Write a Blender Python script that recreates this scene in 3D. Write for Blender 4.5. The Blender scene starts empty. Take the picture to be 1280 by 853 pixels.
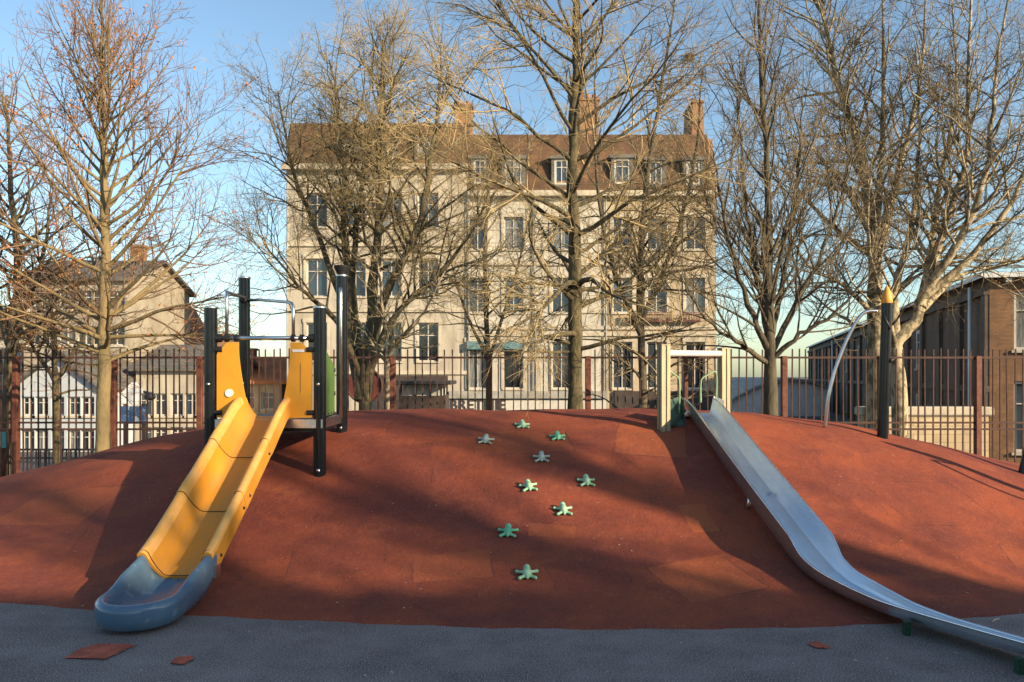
import bpy, math, random
import numpy as np
from mathutils import Vector, Matrix
PI = math.pi
sc = bpy.context.scene
COL = sc.collection
RNG = np.random.default_rng(7)
random.seed(7)

# ------------------------------------------------------------------ camera
F, H0, CX = 1000.0, 470.0, 640.0          # focal length in photo pixels, horizon row, centre column
EYE = 1.6
cam = bpy.data.cameras.new('camera'); co = bpy.data.objects.new('camera', cam); COL.objects.link(co)
co.location = (0, 0, EYE); co.rotation_euler = (PI / 2, 0, 0)
cam.sensor_width = 36; cam.lens = 36 * F / 1280; cam.shift_y = (H0 - 426.5) / 1280
cam.clip_start = 0.05; cam.clip_end = 5000
sc.camera = co

# ------------------------------------------------------------------ light
SUN_EL = math.radians(20); SX, SY = 0.81, -0.587
SUN = Vector((SX * math.cos(SUN_EL), SY * math.cos(SUN_EL), math.sin(SUN_EL))).normalized()
sl = bpy.data.lights.new('sun', 'SUN'); sl.energy = 5.0; sl.angle = math.radians(0.53); sl.color = (1.0, 0.79, 0.52)
so = bpy.data.objects.new('sun', sl); COL.objects.link(so)
so.rotation_euler = SUN.to_track_quat('Z', 'Y').to_euler()
w = bpy.data.worlds.new('World'); sc.world = w; w.use_nodes = True
nt = w.node_tree; bg = nt.nodes['Background']
sky = nt.nodes.new('ShaderNodeTexSky'); sky.sky_type = 'NISHITA'; sky.sun_disc = False
sky.sun_elevation = SUN_EL; sky.sun_rotation = math.atan2(SX, SY)
sky.air_density = 1.0; sky.dust_density = 0.9; sky.ozone_density = 0.7
tint = nt.nodes.new('ShaderNodeMix'); tint.data_type = 'RGBA'; tint.blend_type = 'MULTIPLY'; tint.inputs[0].default_value = 1
tint.inputs[7].default_value = (0.91, 1.035, 1.07, 1)         # white balance of the photograph
nt.links.new(sky.outputs[0], tint.inputs[6]); nt.links.new(tint.outputs[2], bg.inputs[0]); bg.inputs[1].default_value = 0.105
sc.view_settings.view_transform = 'Standard'; sc.view_settings.look = 'None'
sc.view_settings.gamma = 1; sc.view_settings.use_curve_mapping = False; sc.view_settings.exposure = 1.0
sc.render.engine = 'CYCLES'
sc.cycles.max_bounces = 6

# ------------------------------------------------------------------ materials
def mat(name, color, rough=0.7, metal=0.0, var=0.0, scale=5.0, bump=0.0, bscale=60.0, color2=None, lo=0.4, hi=0.6,
        spec=0.5, speck=None, tex='noise', stretch=None, coat=0.0):
    m = bpy.data.materials.new(name); m.use_nodes = True
    N = m.node_tree.nodes; Lk = m.node_tree.links; b = N['Principled BSDF']
    b.inputs['Roughness'].default_value = rough; b.inputs['Metallic'].default_value = metal
    b.inputs['Specular IOR Level'].default_value = spec
    b.inputs['Coat Weight'].default_value = coat
    tc = N.new('ShaderNodeTexCoord'); vec = tc.outputs['Object']
    if stretch:
        mp = N.new('ShaderNodeMapping'); mp.inputs['Scale'].default_value = stretch
        Lk.new(vec, mp.inputs[0]); vec = mp.outputs[0]
    c2 = color2 if color2 else tuple(max(0, c * (1 - var)) for c in color)
    n = N.new('ShaderNodeTexNoise'); n.inputs['Scale'].default_value = scale; n.inputs['Detail'].default_value = 6
    n.inputs['Roughness'].default_value = 0.65
    Lk.new(vec, n.inputs['Vector'])
    r = N.new('ShaderNodeMapRange'); r.inputs[1].default_value = lo; r.inputs[2].default_value = hi
    Lk.new(n.outputs[0], r.inputs[0])
    mx = N.new('ShaderNodeMix'); mx.data_type = 'RGBA'
    mx.inputs[6].default_value = (*color, 1); mx.inputs[7].default_value = (*c2, 1)
    Lk.new(r.outputs[0], mx.inputs[0]); out = mx.outputs[2]
    if speck:                                   # (scale, colour, threshold, amount)
        s = N.new('ShaderNodeTexNoise'); s.inputs['Scale'].default_value = speck[0]; s.inputs['Detail'].default_value = 2
        Lk.new(vec, s.inputs['Vector'])
        r2 = N.new('ShaderNodeMapRange'); r2.inputs[1].default_value = speck[2]; r2.inputs[2].default_value = speck[2] + 0.12
        r2.inputs[4].default_value = speck[3]; Lk.new(s.outputs[0], r2.inputs[0])
        m2 = N.new('ShaderNodeMix'); m2.data_type = 'RGBA'; m2.inputs[7].default_value = (*speck[1], 1)
        Lk.new(out, m2.inputs[6]); Lk.new(r2.outputs[0], m2.inputs[0]); out = m2.outputs[2]
    Lk.new(out, b.inputs['Base Color'])
    if bump:
        n2 = N.new('ShaderNodeTexNoise'); n2.inputs['Scale'].default_value = bscale; n2.inputs['Detail'].default_value = 4
        Lk.new(vec, n2.inputs['Vector'])
        bp = N.new('ShaderNodeBump'); bp.inputs['Strength'].default_value = bump; bp.inputs['Distance'].default_value = 0.02
        Lk.new(n2.outputs[0], bp.inputs['Height']); Lk.new(bp.outputs[0], b.inputs['Normal'])
    return m

def brick_mat(name, c1, c2, mortar, bw=0.23, bh=0.075, rough=0.85, msize=0.008, big=0.25):
    m = bpy.data.materials.new(name); m.use_nodes = True
    N = m.node_tree.nodes; Lk = m.node_tree.links; b = N['Principled BSDF']; b.inputs['Roughness'].default_value = rough
    tc = N.new('ShaderNodeTexCoord'); sp = N.new('ShaderNodeSeparateXYZ'); Lk.new(tc.outputs['Object'], sp.inputs[0])
    ad = N.new('ShaderNodeMath'); ad.operation = 'ADD'; Lk.new(sp.outputs[0], ad.inputs[0]); Lk.new(sp.outputs[1], ad.inputs[1])
    cb = N.new('ShaderNodeCombineXYZ'); Lk.new(ad.outputs[0], cb.inputs[0]); Lk.new(sp.outputs[2], cb.inputs[1])
    br = N.new('ShaderNodeTexBrick'); br.inputs['Scale'].default_value = 1; br.inputs['Brick Width'].default_value = bw
    br.inputs['Row Height'].default_value = bh; br.inputs['Mortar Size'].default_value = msize
    br.inputs['Color1'].default_value = (*c1, 1); br.inputs['Color2'].default_value = (*c2, 1); br.inputs['Mortar'].default_value = (*mortar, 1)
    Lk.new(cb.outputs[0], br.inputs['Vector'])
    n = N.new('ShaderNodeTexNoise'); n.inputs['Scale'].default_value = 1.1; n.inputs['Detail'].default_value = 8
    Lk.new(tc.outputs['Object'], n.inputs['Vector'])
    r = N.new('ShaderNodeMapRange'); r.inputs[1].default_value = 0.35; r.inputs[2].default_value = 0.7
    r.inputs[3].default_value = 1.0; r.inputs[4].default_value = 1 - big; Lk.new(n.outputs[0], r.inputs[0])
    mx = N.new('ShaderNodeMix'); mx.data_type = 'RGBA'; mx.blend_type = 'MULTIPLY'; mx.inputs[0].default_value = 1
    Lk.new(br.outputs[0], mx.inputs[6]); Lk.new(r.outputs[0], mx.inputs[7]); Lk.new(mx.outputs[2], b.inputs['Base Color'])
    bp = N.new('ShaderNodeBump'); bp.inputs['Strength'].default_value = 0.4; bp.inputs['Distance'].default_value = 0.01; bp.invert = True
    Lk.new(br.outputs[1], bp.inputs['Height']); Lk.new(bp.outputs[0], b.inputs['Normal'])
    return m

def rubber_mound_mat():
    """red safety rubber: granules, worn blotches and rectangular repair patches with thin dark seams"""
    m = bpy.data.materials.new('red_rubber'); m.use_nodes = True
    N = m.node_tree.nodes; Lk = m.node_tree.links; b = N['Principled BSDF']
    b.inputs['Roughness'].default_value = 0.9; b.inputs['Specular IOR Level'].default_value = 0.25
    tc = N.new('ShaderNodeTexCoord'); vec = tc.outputs['Object']
    def noise(s, d=6, rg=0.6, v=vec):
        n = N.new('ShaderNodeTexNoise'); n.inputs['Scale'].default_value = s; n.inputs['Detail'].default_value = d
        n.inputs['Roughness'].default_value = rg; Lk.new(v, n.inputs['Vector']); return n.outputs[0]
    def rng(v, a, b_, c=0, d=1):
        r = N.new('ShaderNodeMapRange'); r.inputs[1].default_value = a; r.inputs[2].default_value = b_
        r.inputs[3].default_value = c; r.inputs[4].default_value = d; Lk.new(v, r.inputs[0]); return r.outputs[0]
    def mix(f, a, c):
        x = N.new('ShaderNodeMix'); x.data_type = 'RGBA'
        for s, v in ((6, a), (7, c)):
            if isinstance(v, tuple): x.inputs[s].default_value = (*v, 1)
            else: Lk.new(v, x.inputs[s])
        if isinstance(f, float): x.inputs[0].default_value = f
        else: Lk.new(f, x.inputs[0])
        return x.outputs[2]
    base = mix(rng(noise(0.9, 8, .7), 0.40, 0.60), (0.290, 0.064, 0.026), (0.140, 0.031, 0.024))
    base = mix(rng(noise(2.2, 8, .75), 0.56, 0.68, 0, .5), base, (0.36, 0.105, 0.045))
    base = mix(rng(noise(3.1, 8, 0.7), 0.45, 0.70, 0, 0.6), base, (0.17, 0.044, 0.027))
    # square repair patches cut into the rubber: (centre x, y, half width, half depth, turn, colour, amount)
    wn = N.new('ShaderNodeTexNoise'); wn.inputs['Scale'].default_value = 5; wn.inputs['Detail'].default_value = 3; Lk.new(vec, wn.inputs['Vector'])
    wv = N.new('ShaderNodeVectorMath'); wv.operation = 'MULTIPLY_ADD'; wv.inputs[1].default_value = (.05, .05, 0); Lk.new(wn.outputs[1], wv.inputs[0]); Lk.new(vec, wv.inputs[2])
    DK, LT, OR = (0.165, 0.036, 0.024), (0.37, 0.100, 0.034), (0.43, 0.125, 0.038)
    for cx, cy, hw, hd, rot, colr, am in ((-1.22, 7.75, .44, .46, .1, DK, .7), (-.80, 8.75, .55, .35, -.05, DK, .55), (1.45, 8.35, .36, .40, -.2, OR, .30), (1.60, 6.85, .12, .22, .1, LT, .7), (1.42, 5.85, .33, .30, .4, LT, .45),
                                          (.55, 5.9, .28, .2, .2, DK, .4), (.33, 6.6, .2, .1, -.1, LT, .4), (-.45, 6.05, .30, .22, .1, LT, .4), (3.05, 6.75, .2, .22, .75, DK, .6), (2.95, 5.75, .35, .12, .2, DK, .6),
                                          (3.9, 7.4, .5, .4, .2, DK, .3), (4.3, 6.4, .3, .25, -.3, LT, .35), (-3.3, 6.9, .4, .3, .2, DK, .5), (-4.3, 7.6, .5, .35, -.2, LT, .35), (-3.9, 6.2, .3, .2, .1, DK, .5), (-1.35, 6.2, .36, .22, .15, DK, .35), (.1, 8.3, .5, .3, .1, LT, .3)):
        mp = N.new('ShaderNodeMapping'); mp.vector_type = 'TEXTURE'; mp.inputs['Location'].default_value = (cx + .025, cy + .025, 0); mp.inputs['Rotation'].default_value = (0, 0, rot); mp.inputs['Scale'].default_value = (hw, hd, 1)
        Lk.new(wv.outputs[0], mp.inputs[0]); sp = N.new('ShaderNodeSeparateXYZ'); Lk.new(mp.outputs[0], sp.inputs[0])
        ab = []
        for k in (0, 1):
            q = N.new('ShaderNodeMath'); q.operation = 'ABSOLUTE'; Lk.new(sp.outputs[k], q.inputs[0]); ab.append(q.outputs[0])
        mxx = N.new('ShaderNodeMath'); mxx.operation = 'MAXIMUM'; Lk.new(ab[0], mxx.inputs[0]); Lk.new(ab[1], mxx.inputs[1])
        base = mix(rng(mxx.outputs[0], 1.0, .97, 0, am), base, colr)
        cmpn = N.new('ShaderNodeMath'); cmpn.operation = 'COMPARE'; cmpn.inputs[1].default_value = 1.0; cmpn.inputs[2].default_value = .018; Lk.new(mxx.outputs[0], cmpn.inputs[0])
        sm = N.new('ShaderNodeMath'); sm.operation = 'MULTIPLY'; Lk.new(cmpn.outputs[0], sm.inputs[0]); Lk.new(rng(noise(2.6, 3), 0.42, 0.56, 0, .75), sm.inputs[1])
        base = mix(sm.outputs[0], base, (0.07, 0.022, 0.018))
    for sc_, am in ((190, .55), (95, .34), (41, .14)):
        g = noise(sc_, 3, 0.65)
        base = mix(rng(g, 0.52, 0.64, 0, am), base, (0.105, 0.028, 0.022))
        base = mix(rng(g, 0.46, 0.34, 0, am * .75), base, (0.44, 0.135, 0.06))
    base = mix(rng(noise(28, 2), 0.70, 0.76, 0, 0.7), base, (0.06, 0.022, 0.018))       # dark scuffs
    base = mix(rng(noise(37, 1), 0.745, 0.78, 0, 0.5), base, (0.45, 0.30, 0.22))         # pale grit
    Lk.new(base, b.inputs['Base Color'])
    bp = N.new('ShaderNodeBump'); bp.inputs['Strength'].default_value = 0.55; bp.inputs['Distance'].default_value = 0.012
    ad = N.new('ShaderNodeMath'); ad.operation = 'ADD'; Lk.new(noise(120, 3), ad.inputs[0])
    mu = N.new('ShaderNodeMath'); mu.operation = 'MULTIPLY'; mu.inputs[1].default_value = 2.2; Lk.new(noise(9, 5), mu.inputs[0])
    Lk.new(mu.outputs[0], ad.inputs[1]); Lk.new(ad.outputs[0], bp.inputs['Height']); Lk.new(bp.outputs[0], b.inputs['Normal'])
    return m

M = {}
M['red_rubber'] = rubber_mound_mat()
M['grey_rubber'] = mat('grey_rubber', (0.205, 0.168, 0.158), 0.9, var=0.5, scale=2.2, bump=0.5, bscale=130, lo=0.35, hi=0.65, speck=(115, (0.42, 0.365, 0.345), 0.50, 0.75), spec=0.25)
M['red_patch'] = mat('red_patch', (0.52, 0.105, 0.05), 0.9, var=0.45, scale=9, bump=0.5, bscale=130, speck=(150, (0.14, 0.04, 0.03), 0.58, 0.6))
M['green_patch'] = mat('green_patch', (0.03, 0.09, 0.06), 0.9, var=0.3, scale=9)
M['street'] = mat('street', (0.11, 0.105, 0.10), 0.9, var=0.4, scale=0.6)
M['yellow_rim'] = mat('faded_yellow_plastic', (0.70, 0.37, 0.115), 0.5, color2=(0.66, 0.33, 0.06), scale=6, speck=(30, (0.45, 0.25, 0.08), 0.66, 0.4))
M['yellow'] = mat('yellow_plastic', (0.62, 0.25, 0.016), 0.50, color2=(0.50, 0.24, 0.05), scale=2.2, lo=0.40, hi=0.68, stretch=(5, .8, 2), bump=0.03, bscale=40, speck=(26, (0.40, 0.20, 0.04), 0.66, 0.4))
M['seam'] = mat('seam_grime', (0.10, 0.05, 0.015), 0.8)
M['yellow_panel'] = mat('yellow_panel', (0.70, 0.31, 0.018), 0.42, var=0.2, scale=3.0, lo=0.35, hi=0.75, speck=(30, (0.30, 0.15, 0.03), 0.68, 0.5))
M['blue'] = mat('blue_plastic', (0.060, 0.122, 0.195), 0.20, color2=(0.10, 0.16, 0.225), scale=4, lo=0.35, hi=0.75, speck=(14, (0.22, 0.27, 0.33), 0.60, 0.45))
M['black_post'] = mat('black_post', (0.008, 0.010, 0.014), 0.22, var=0.4, scale=12, metal=0.0, spec=0.4)
M['black'] = mat('black_plastic', (0.012, 0.012, 0.014), 0.5)
M['steel'] = mat('steel', (0.62, 0.64, 0.66), 0.30, metal=1.0, var=0.15, scale=8)
M['slide_steel'] = mat('slide_steel', (0.84, 0.93, 1.0), 0.30, metal=1.0, var=0.10, scale=5, stretch=(1, 0.25, 1), bump=0.04, bscale=14, speck=(22, (0.74, 0.78, 0.82), 0.62, 0.5))  # blue of the reflected sky is tinted into the base colour
M['rim_steel'] = mat('rim_steel', (0.80, 0.82, 0.84), 0.25, metal=1.0, var=0.1)
M['alu'] = mat('aluminium', (0.33, 0.285, 0.19), 0.55, metal=0.3, var=0.25, scale=4, stretch=(6, 6, 0.5))
M['white_bar'] = mat('white_bar', (0.62, 0.58, 0.54), 0.4, var=0.1)
M['green_panel'] = mat('green_panel', (0.095, 0.175, 0.045), 0.5, var=0.2, scale=3)
M['dark_green'] = mat('dark_green', (0.016, 0.055, 0.030), 0.4, var=0.3, scale=6)
M['pale_green'] = mat('pale_green_steel', (0.24, 0.38, 0.20), 0.35, var=0.15)
M['orange_tip'] = mat('orange_tip', (0.72, 0.33, 0.04), 0.5, var=0.2, scale=15)
M['white'] = mat('white_paint', (0.78, 0.77, 0.74), 0.5, var=0.12)
M['hold_mint'] = mat('mint_resin', (0.31, 0.50, 0.33), 0.6, color2=(0.12, 0.33, 0.21), scale=14, lo=0.40, hi=0.68)
M['hold_grey'] = mat('grey_mint_resin', (0.40, 0.47, 0.385), 0.6, color2=(0.19, 0.29, 0.235), scale=14, lo=0.40, hi=0.68)
M['hold_green'] = mat('green_resin', (0.10, 0.42, 0.24), 0.5, color2=(0.34, 0.58, 0.38), scale=11, lo=0.50, hi=0.72)
M['rust'] = mat('rusty_fence_paint', (0.028, 0.011, 0.010), 0.75, color2=(0.085, 0.032, 0.018), scale=7, lo=0.35, hi=0.7, bump=0.2, bscale=80)
M['rust_post'] = mat('rusty_post_paint', (0.080, 0.019, 0.013), 0.7, color2=(0.19, 0.065, 0.03), scale=9, lo=0.35, hi=0.75, bump=0.3, bscale=60)
M['dark_iron'] = mat('dark_iron', (0.03, 0.032, 0.036), 0.6, var=0.3)
M['bark_moss'] = mat('mossy_bark', (0.12, 0.095, 0.05), 0.95, color2=(0.035, 0.032, 0.016), scale=9, lo=0.38, hi=0.66, bump=0.9, bscale=26, stretch=(1, 1, 0.45))
M['bark_dark'] = mat('dark_bark', (0.085, 0.068, 0.043), 0.95, color2=(0.17, 0.14, 0.065), scale=7, lo=0.45, hi=0.7, bump=0.9, bscale=26, stretch=(1, 1, 0.4))
M['bark_lime'] = mat('ochre_bark', (0.21, 0.155, 0.075), 0.95, color2=(0.12, 0.095, 0.045), scale=8, lo=0.42, hi=0.72, bump=0.9, bscale=24, stretch=(1, 1, 0.4))  # ochre brown bark mottled with a darker brown
M['bark_plane'] = mat('plane_bark', (0.38, 0.31, 0.20), 0.9, color2=(0.13, 0.105, 0.06), scale=7, lo=0.47, hi=0.545, bump=0.5, bscale=20, stretch=(1, 1, 0.6))
M['bark_grey'] = mat('grey_bark', (0.10, 0.082, 0.052), 0.95, color2=(0.04, 0.035, 0.024), scale=8, lo=0.42, hi=0.66, bump=0.9, bscale=24, stretch=(1, 1, 0.4))
M['twig_red'] = mat('reddish_twigs', (0.26, 0.155, 0.090), 0.9, var=0.5, scale=1.2)
M['twig_olive'] = mat('olive_twigs', (0.46, 0.35, 0.175), 0.9, var=0.7, scale=1.0)
M['twig_grey'] = mat('grey_twigs', (0.24, 0.185, 0.105), 0.9, var=0.7, scale=1.0)
M['leaf'] = mat('dry_leaf', (0.42, 0.11, 0.020), 0.8, color2=(0.50, 0.20, 0.035), scale=3)
M['cream'] = mat('cream_render', (0.38, 0.34, 0.275), 0.9, color2=(0.25, 0.22, 0.175), scale=1.6, lo=0.42, hi=0.66, stretch=(1.3, 1, .22))
M['ochre'] = mat('ochre_render', (0.38, 0.31, 0.21), 0.9, color2=(0.26, 0.205, 0.14), scale=1.6, lo=0.42, hi=0.66, stretch=(1.3, 1, .22))
M['pale'] = mat('pale_render', (0.44, 0.41, 0.355), 0.9, color2=(0.29, 0.27, 0.225), scale=1.6, lo=0.42, hi=0.66, stretch=(1.3, 1, .22))
M['shade_blue'] = mat('shaded_render', (0.36, 0.40, 0.44), 0.9, var=0.2, scale=0.6, lo=0.4, hi=0.75)  # shade on the house front is painted into this blue-grey wall colour
M['stone'] = mat('stone_trim', (0.45, 0.395, 0.31), 0.9, var=0.25, scale=1.5)
M['grey_band'] = mat('grey_band', (0.30, 0.29, 0.26), 0.8, var=0.3, scale=1.5)
M['rooftile'] = brick_mat('brown_roof_tiles', (0.095, 0.050, 0.026), (0.15, 0.075, 0.034), (0.05, 0.03, 0.02), 0.24, 0.3, big=0.45)
M['rooftile_orange'] = brick_mat('orange_roof_tiles', (0.36, 0.13, 0.05), (0.45, 0.18, 0.07), (0.16, 0.07, 0.04), 0.24, 0.3, big=0.4)
M['slate'] = brick_mat('slate', (0.10, 0.10, 0.095), (0.15, 0.14, 0.125), (0.05, 0.05, 0.05), 0.25, 0.18, big=0.4)
M['brick'] = brick_mat('brown_brick', (0.175, 0.082, 0.036), (0.25, 0.125, 0.055), (0.15, 0.10, 0.065), 0.24, 0.08, big=0.45)
M['brick_shade'] = brick_mat('shaded_brick', (0.105, 0.075, 0.055), (0.15, 0.10, 0.07), (0.10, 0.085, 0.07), 0.24, 0.08, big=0.4)  # side wall away from the sun: its shade painted in as darker brick
M['brick_orange'] = brick_mat('orange_brick', (0.22, 0.105, 0.045), (0.29, 0.15, 0.07), (0.24, 0.18, 0.12), 0.24, 0.08, big=0.3)
M['glass'] = mat('window_glass', (0.035, 0.055, 0.075), 0.08, var=0.5, scale=0.6, spec=0.9)
M['frame_white'] = mat('white_frame', (0.46, 0.44, 0.40), 0.6, var=0.12)
M['glass_curtain'] = mat('glass_with_curtain', (0.20, 0.20, 0.19), 0.12, color2=(0.07, 0.08, 0.09), scale=2.5, stretch=(6, 6, .4), spec=.8)
M['glass_dark'] = mat('dark_glass', (0.015, 0.02, 0.028), 0.06, var=.4, spec=.8)
M['dark_wood'] = mat('dark_shopfront', (0.05, 0.035, 0.03), 0.5, var=0.4, scale=3)
M['teal_shade'] = mat('teal_awning', (0.10, 0.20, 0.22), 0.6, var=0.3, scale=3)
M['red_paint'] = mat('dark_red_paint', (0.11, 0.024, 0.018), 0.55, var=0.4, scale=5)
M['hall'] = mat('grey_cladding', (0.74, 0.73, 0.70), 0.7, var=0.15, scale=1)
M['dull_render'] = mat('dull_render', (0.30, 0.265, 0.21), 0.9, color2=(0.19, 0.165, 0.125), scale=.7, lo=.4, hi=.75)
M['sandstone'] = brick_mat('sandstone_blocks', (0.42, 0.31, 0.19), (0.52, 0.41, 0.27), (0.30, 0.24, 0.17), 0.45, 0.18, big=0.35)
M['poster'] = mat('blue_poster', (0.04, 0.09, 0.19), 0.5, color2=(0.45, 0.46, 0.48), scale=4, lo=0.56, hi=0.6)
M['teal'] = mat('teal_paint', (0.08, 0.42, 0.44), 0.5, var=0.2)
M['grass_verge'] = mat('scrub_leaves', (0.05, 0.075, 0.022), 0.9, color2=(0.10, 0.10, 0.035), scale=4)
M['stick'] = mat('dry_stick', (0.55, 0.45, 0.30), 0.9, var=0.2)
M['paper'] = mat('pale_scrap', (0.42, 0.50, 0.44), 0.9, var=0.2)

# ------------------------------------------------------------------ mesh helpers
class MB:
    def __init__(s): s.v = []; s.f = []
    def add(s, V, Fc):
        o = len(s.v); s.v.extend([tuple(p) for p in V]); s.f.extend([tuple(i + o for i in f) for f in Fc]); return s
    def box(s, x0, x1, y0, y1, z0, z1, T=None):
        V = [(x, y, z) for z in (z0, z1) for y in (y0, y1) for x in (x0, x1)]
        if T is not None: V = [T @ Vector(p) for p in V]
        return s.add(V, [(0, 2, 3, 1), (4, 5, 7, 6), (0, 1, 5, 4), (2, 6, 7, 3), (0, 4, 6, 2), (1, 3, 7, 5)])
    def bevbox(s, x0, x1, y0, y1, z0, z1, b=0.01):
        """box with chamfered vertical edges and top edges"""
        def ring(i, z): return [(x0 + i, y0, z), (x1 - i, y0, z), (x1, y0 + i, z), (x1, y1 - i, z), (x1 - i, y1, z), (x0 + i, y1, z), (x0, y1 - i, z), (x0, y0 + i, z)]
        def ins(r, d):
            cx, cy = (x0 + x1) / 2, (y0 + y1) / 2
            return [(x + (d if x < cx else -d), y + (d if y < cy else -d), z) for x, y, z in r]
        R = [ins(ring(b, z0), b), ring(b, z0 + b), ring(b, z1 - b), ins(ring(b, z1), b)]
        V = [p for r in R for p in r]; Fc = []
        for k in range(3):
            for i in range(8):
                j = (i + 1) % 8; Fc.append((k * 8 + i, k * 8 + j, k * 8 + 8 + j, k * 8 + 8 + i))
        Fc.append(tuple(range(7, -1, -1))); Fc.append(tuple(range(24, 32)))
        return s.add(V, Fc)
    def tube(s, pts, r, n=10, cap=True):
        pts = [Vector(p) for p in pts]; k = len(pts)
        rr = r if hasattr(r, '__len__') else [r] * k
        T = [(pts[min(i + 1, k - 1)] - pts[max(i - 1, 0)]).normalized() for i in range(k)]
        a = Vector((0, 0, 1)) if abs(T[0].z) < 0.9 else Vector((1, 0, 0))
        u = T[0].cross(a).normalized(); V = []; Fc = []
        for i in range(k):
            u = (u - T[i] * u.dot(T[i])).normalized(); wv = T[i].cross(u)
            for j in range(n):
                t = 2 * PI * j / n; V.append(pts[i] + (u * math.cos(t) + wv * math.sin(t)) * rr[i])
        for i in range(k - 1):
            for j in range(n):
                j2 = (j + 1) % n; Fc.append((i * n + j, i * n + j2, (i + 1) * n + j2, (i + 1) * n + j))
        if cap: Fc.append(tuple(range(n - 1, -1, -1))); Fc.append(tuple(range((k - 1) * n, k * n)))
        return s.add(V, Fc)
    def lathe(s, c, prof, n=20):
        """profile [(r,z)...] around the vertical axis through c"""
        V = []; Fc = []; k = len(prof)
        for r, z in prof:
            for j in range(n):
                t = 2 * PI * j / n; V.append((c[0] + r * math.cos(t), c[1] + r * math.sin(t), c[2] + z))
        for i in range(k - 1):
            for j in range(n):
                j2 = (j + 1) % n; Fc.append((i * n + j, i * n + j2, (i + 1) * n + j2, (i + 1) * n + j))
        Fc.append(tuple(range(n - 1, -1, -1))); Fc.append(tuple(range((k - 1) * n, k * n)))
        return s.add(V, Fc)
    def prism(s, poly, T, d):
        """2-D polygon (x,z) extruded along local y from 0 to d, placed by T"""
        n = len(poly); V = [T @ Vector((x, 0, z)) for x, z in poly] + [T @ Vector((x, d, z)) for x, z in poly]
        Fc = [tuple(range(n)), tuple(range(2 * n - 1, n - 1, -1))]
        for i in range(n):
            j = (i + 1) % n; Fc.append((i, i + n, j + n, j))
        return s.add(V, Fc)
    def sphere(s, c, r, n=12, m=8, sc=(1, 1, 1)):
        V = []; Fc = []
        for i in range(m + 1):
            a = PI * i / m
            for j in range(n):
                t = 2 * PI * j / n
                V.append((c[0] + r * sc[0] * math.sin(a) * math.cos(t), c[1] + r * sc[1] * math.sin(a) * math.sin(t), c[2] + r * sc[2] * math.cos(a)))
        for i in range(m):
            for j in range(n):
                j2 = (j + 1) % n; Fc.append((i * n + j, (i + 1) * n + j, (i + 1) * n + j2, i * n + j2))
        return s.add(V, Fc)
    def build(s, name, m, parent=None, smooth=False, angle=None):
        me = bpy.data.meshes.new(name); me.from_pydata([tuple(p) for p in s.v], [], s.f); me.update()
        return link_mesh(name, me, m, parent, smooth, angle)

def link_mesh(name, me, m, parent=None, smooth=False, angle=None):
    if isinstance(m, str): m = M[m]
    me.materials.append(m)
    if smooth or angle:
        me.polygons.foreach_set('use_smooth', [True] * len(me.polygons))
        if angle: me.set_sharp_from_angle(angle=math.radians(angle))
    o = bpy.data.objects.new(name, me); COL.objects.link(o)
    if parent: o.parent = parent
    return o

def tag(o, label=None, cat=None, group=None, kind=None):
    if label: o['label'] = label
    if cat: o['category'] = cat
    if group: o['group'] = group
    if kind: o['kind'] = kind
    return o
def thing(name, label, cat, loc=(0, 0, 0), rz=0, group=None):
    o = bpy.data.objects.new(name, None); COL.objects.link(o); o.empty_display_size = 0.2
    o.location = loc; o.rotation_euler = (0, 0, rz); return tag(o, label, cat, group)
def copy_tree(o, parent=None):
    c = o.copy(); COL.objects.link(c); c.parent = parent
    for ch in [k for k in bpy.data.objects if k.parent == o]: copy_tree(ch, c)
    return c
def at(px, py, Y): return Vector(((px - CX) / F * Y, Y, EYE - (py - H0) / F * Y))

def np_mesh(name, V, Q):
    """fast mesh from numpy vertices and equal-sized faces"""
    me = bpy.data.meshes.new(name); k = Q.shape[1]
    me.vertices.add(len(V)); me.vertices.foreach_set('co', V.astype(np.float32).ravel())
    me.loops.add(Q.size); me.loops.foreach_set('vertex_index', Q.astype(np.int32).ravel())
    me.polygons.add(len(Q)); me.polygons.foreach_set('loop_start', np.arange(0, Q.size, k, dtype=np.int32))
    me.update(calc_edges=True); me.validate(); return me

# ------------------------------------------------------------------ terrain
def interp(x, xs, ys): return np.interp(x, xs, ys)
FX = [-9.5, -7, -5.5, -3.6, -2.4, -1.25, 0.05, 1.2, 2.08, 2.98, 3.6, 5, 7, 9.5]
FY = [8.2, 6.9, 6.25, 5.61, 5.36, 5.19, 5.03, 5.03, 5.08, 5.23, 5.42, 6.0, 7.1, 8.4]
HX = [-9.5, -8, -6.6, -5.8, -4.9, -3.75, -2.9, -1.9, 0, 2.6, 3.7, 4.5, 5.8, 6.4, 8, 9.5]
HZ = [0.0, 0.08, 0.26, 0.46, 0.73, 0.97, 1.10, 1.185, 1.195, 1.195, 1.07, 0.92, 0.62, 0.48, 0.15, 0.0]
PT = np.array([5.0, 5.35, 5.8, 6.6, 7.4, 8.2, 9.0, 9.5, 10.0]); PT = (PT - 5) / 4.5
PZ = np.array([0, 0.035, 0.115, 0.31, 0.60, 0.91, 1.12, 1.18, 1.2]) / 1.2
def smooth_interp(x, xs, ys):
    w = 0.28
    return sum(np.interp(x + d, xs, ys) for d in np.linspace(-w * 2, w * 2, 9)) / 9
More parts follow.
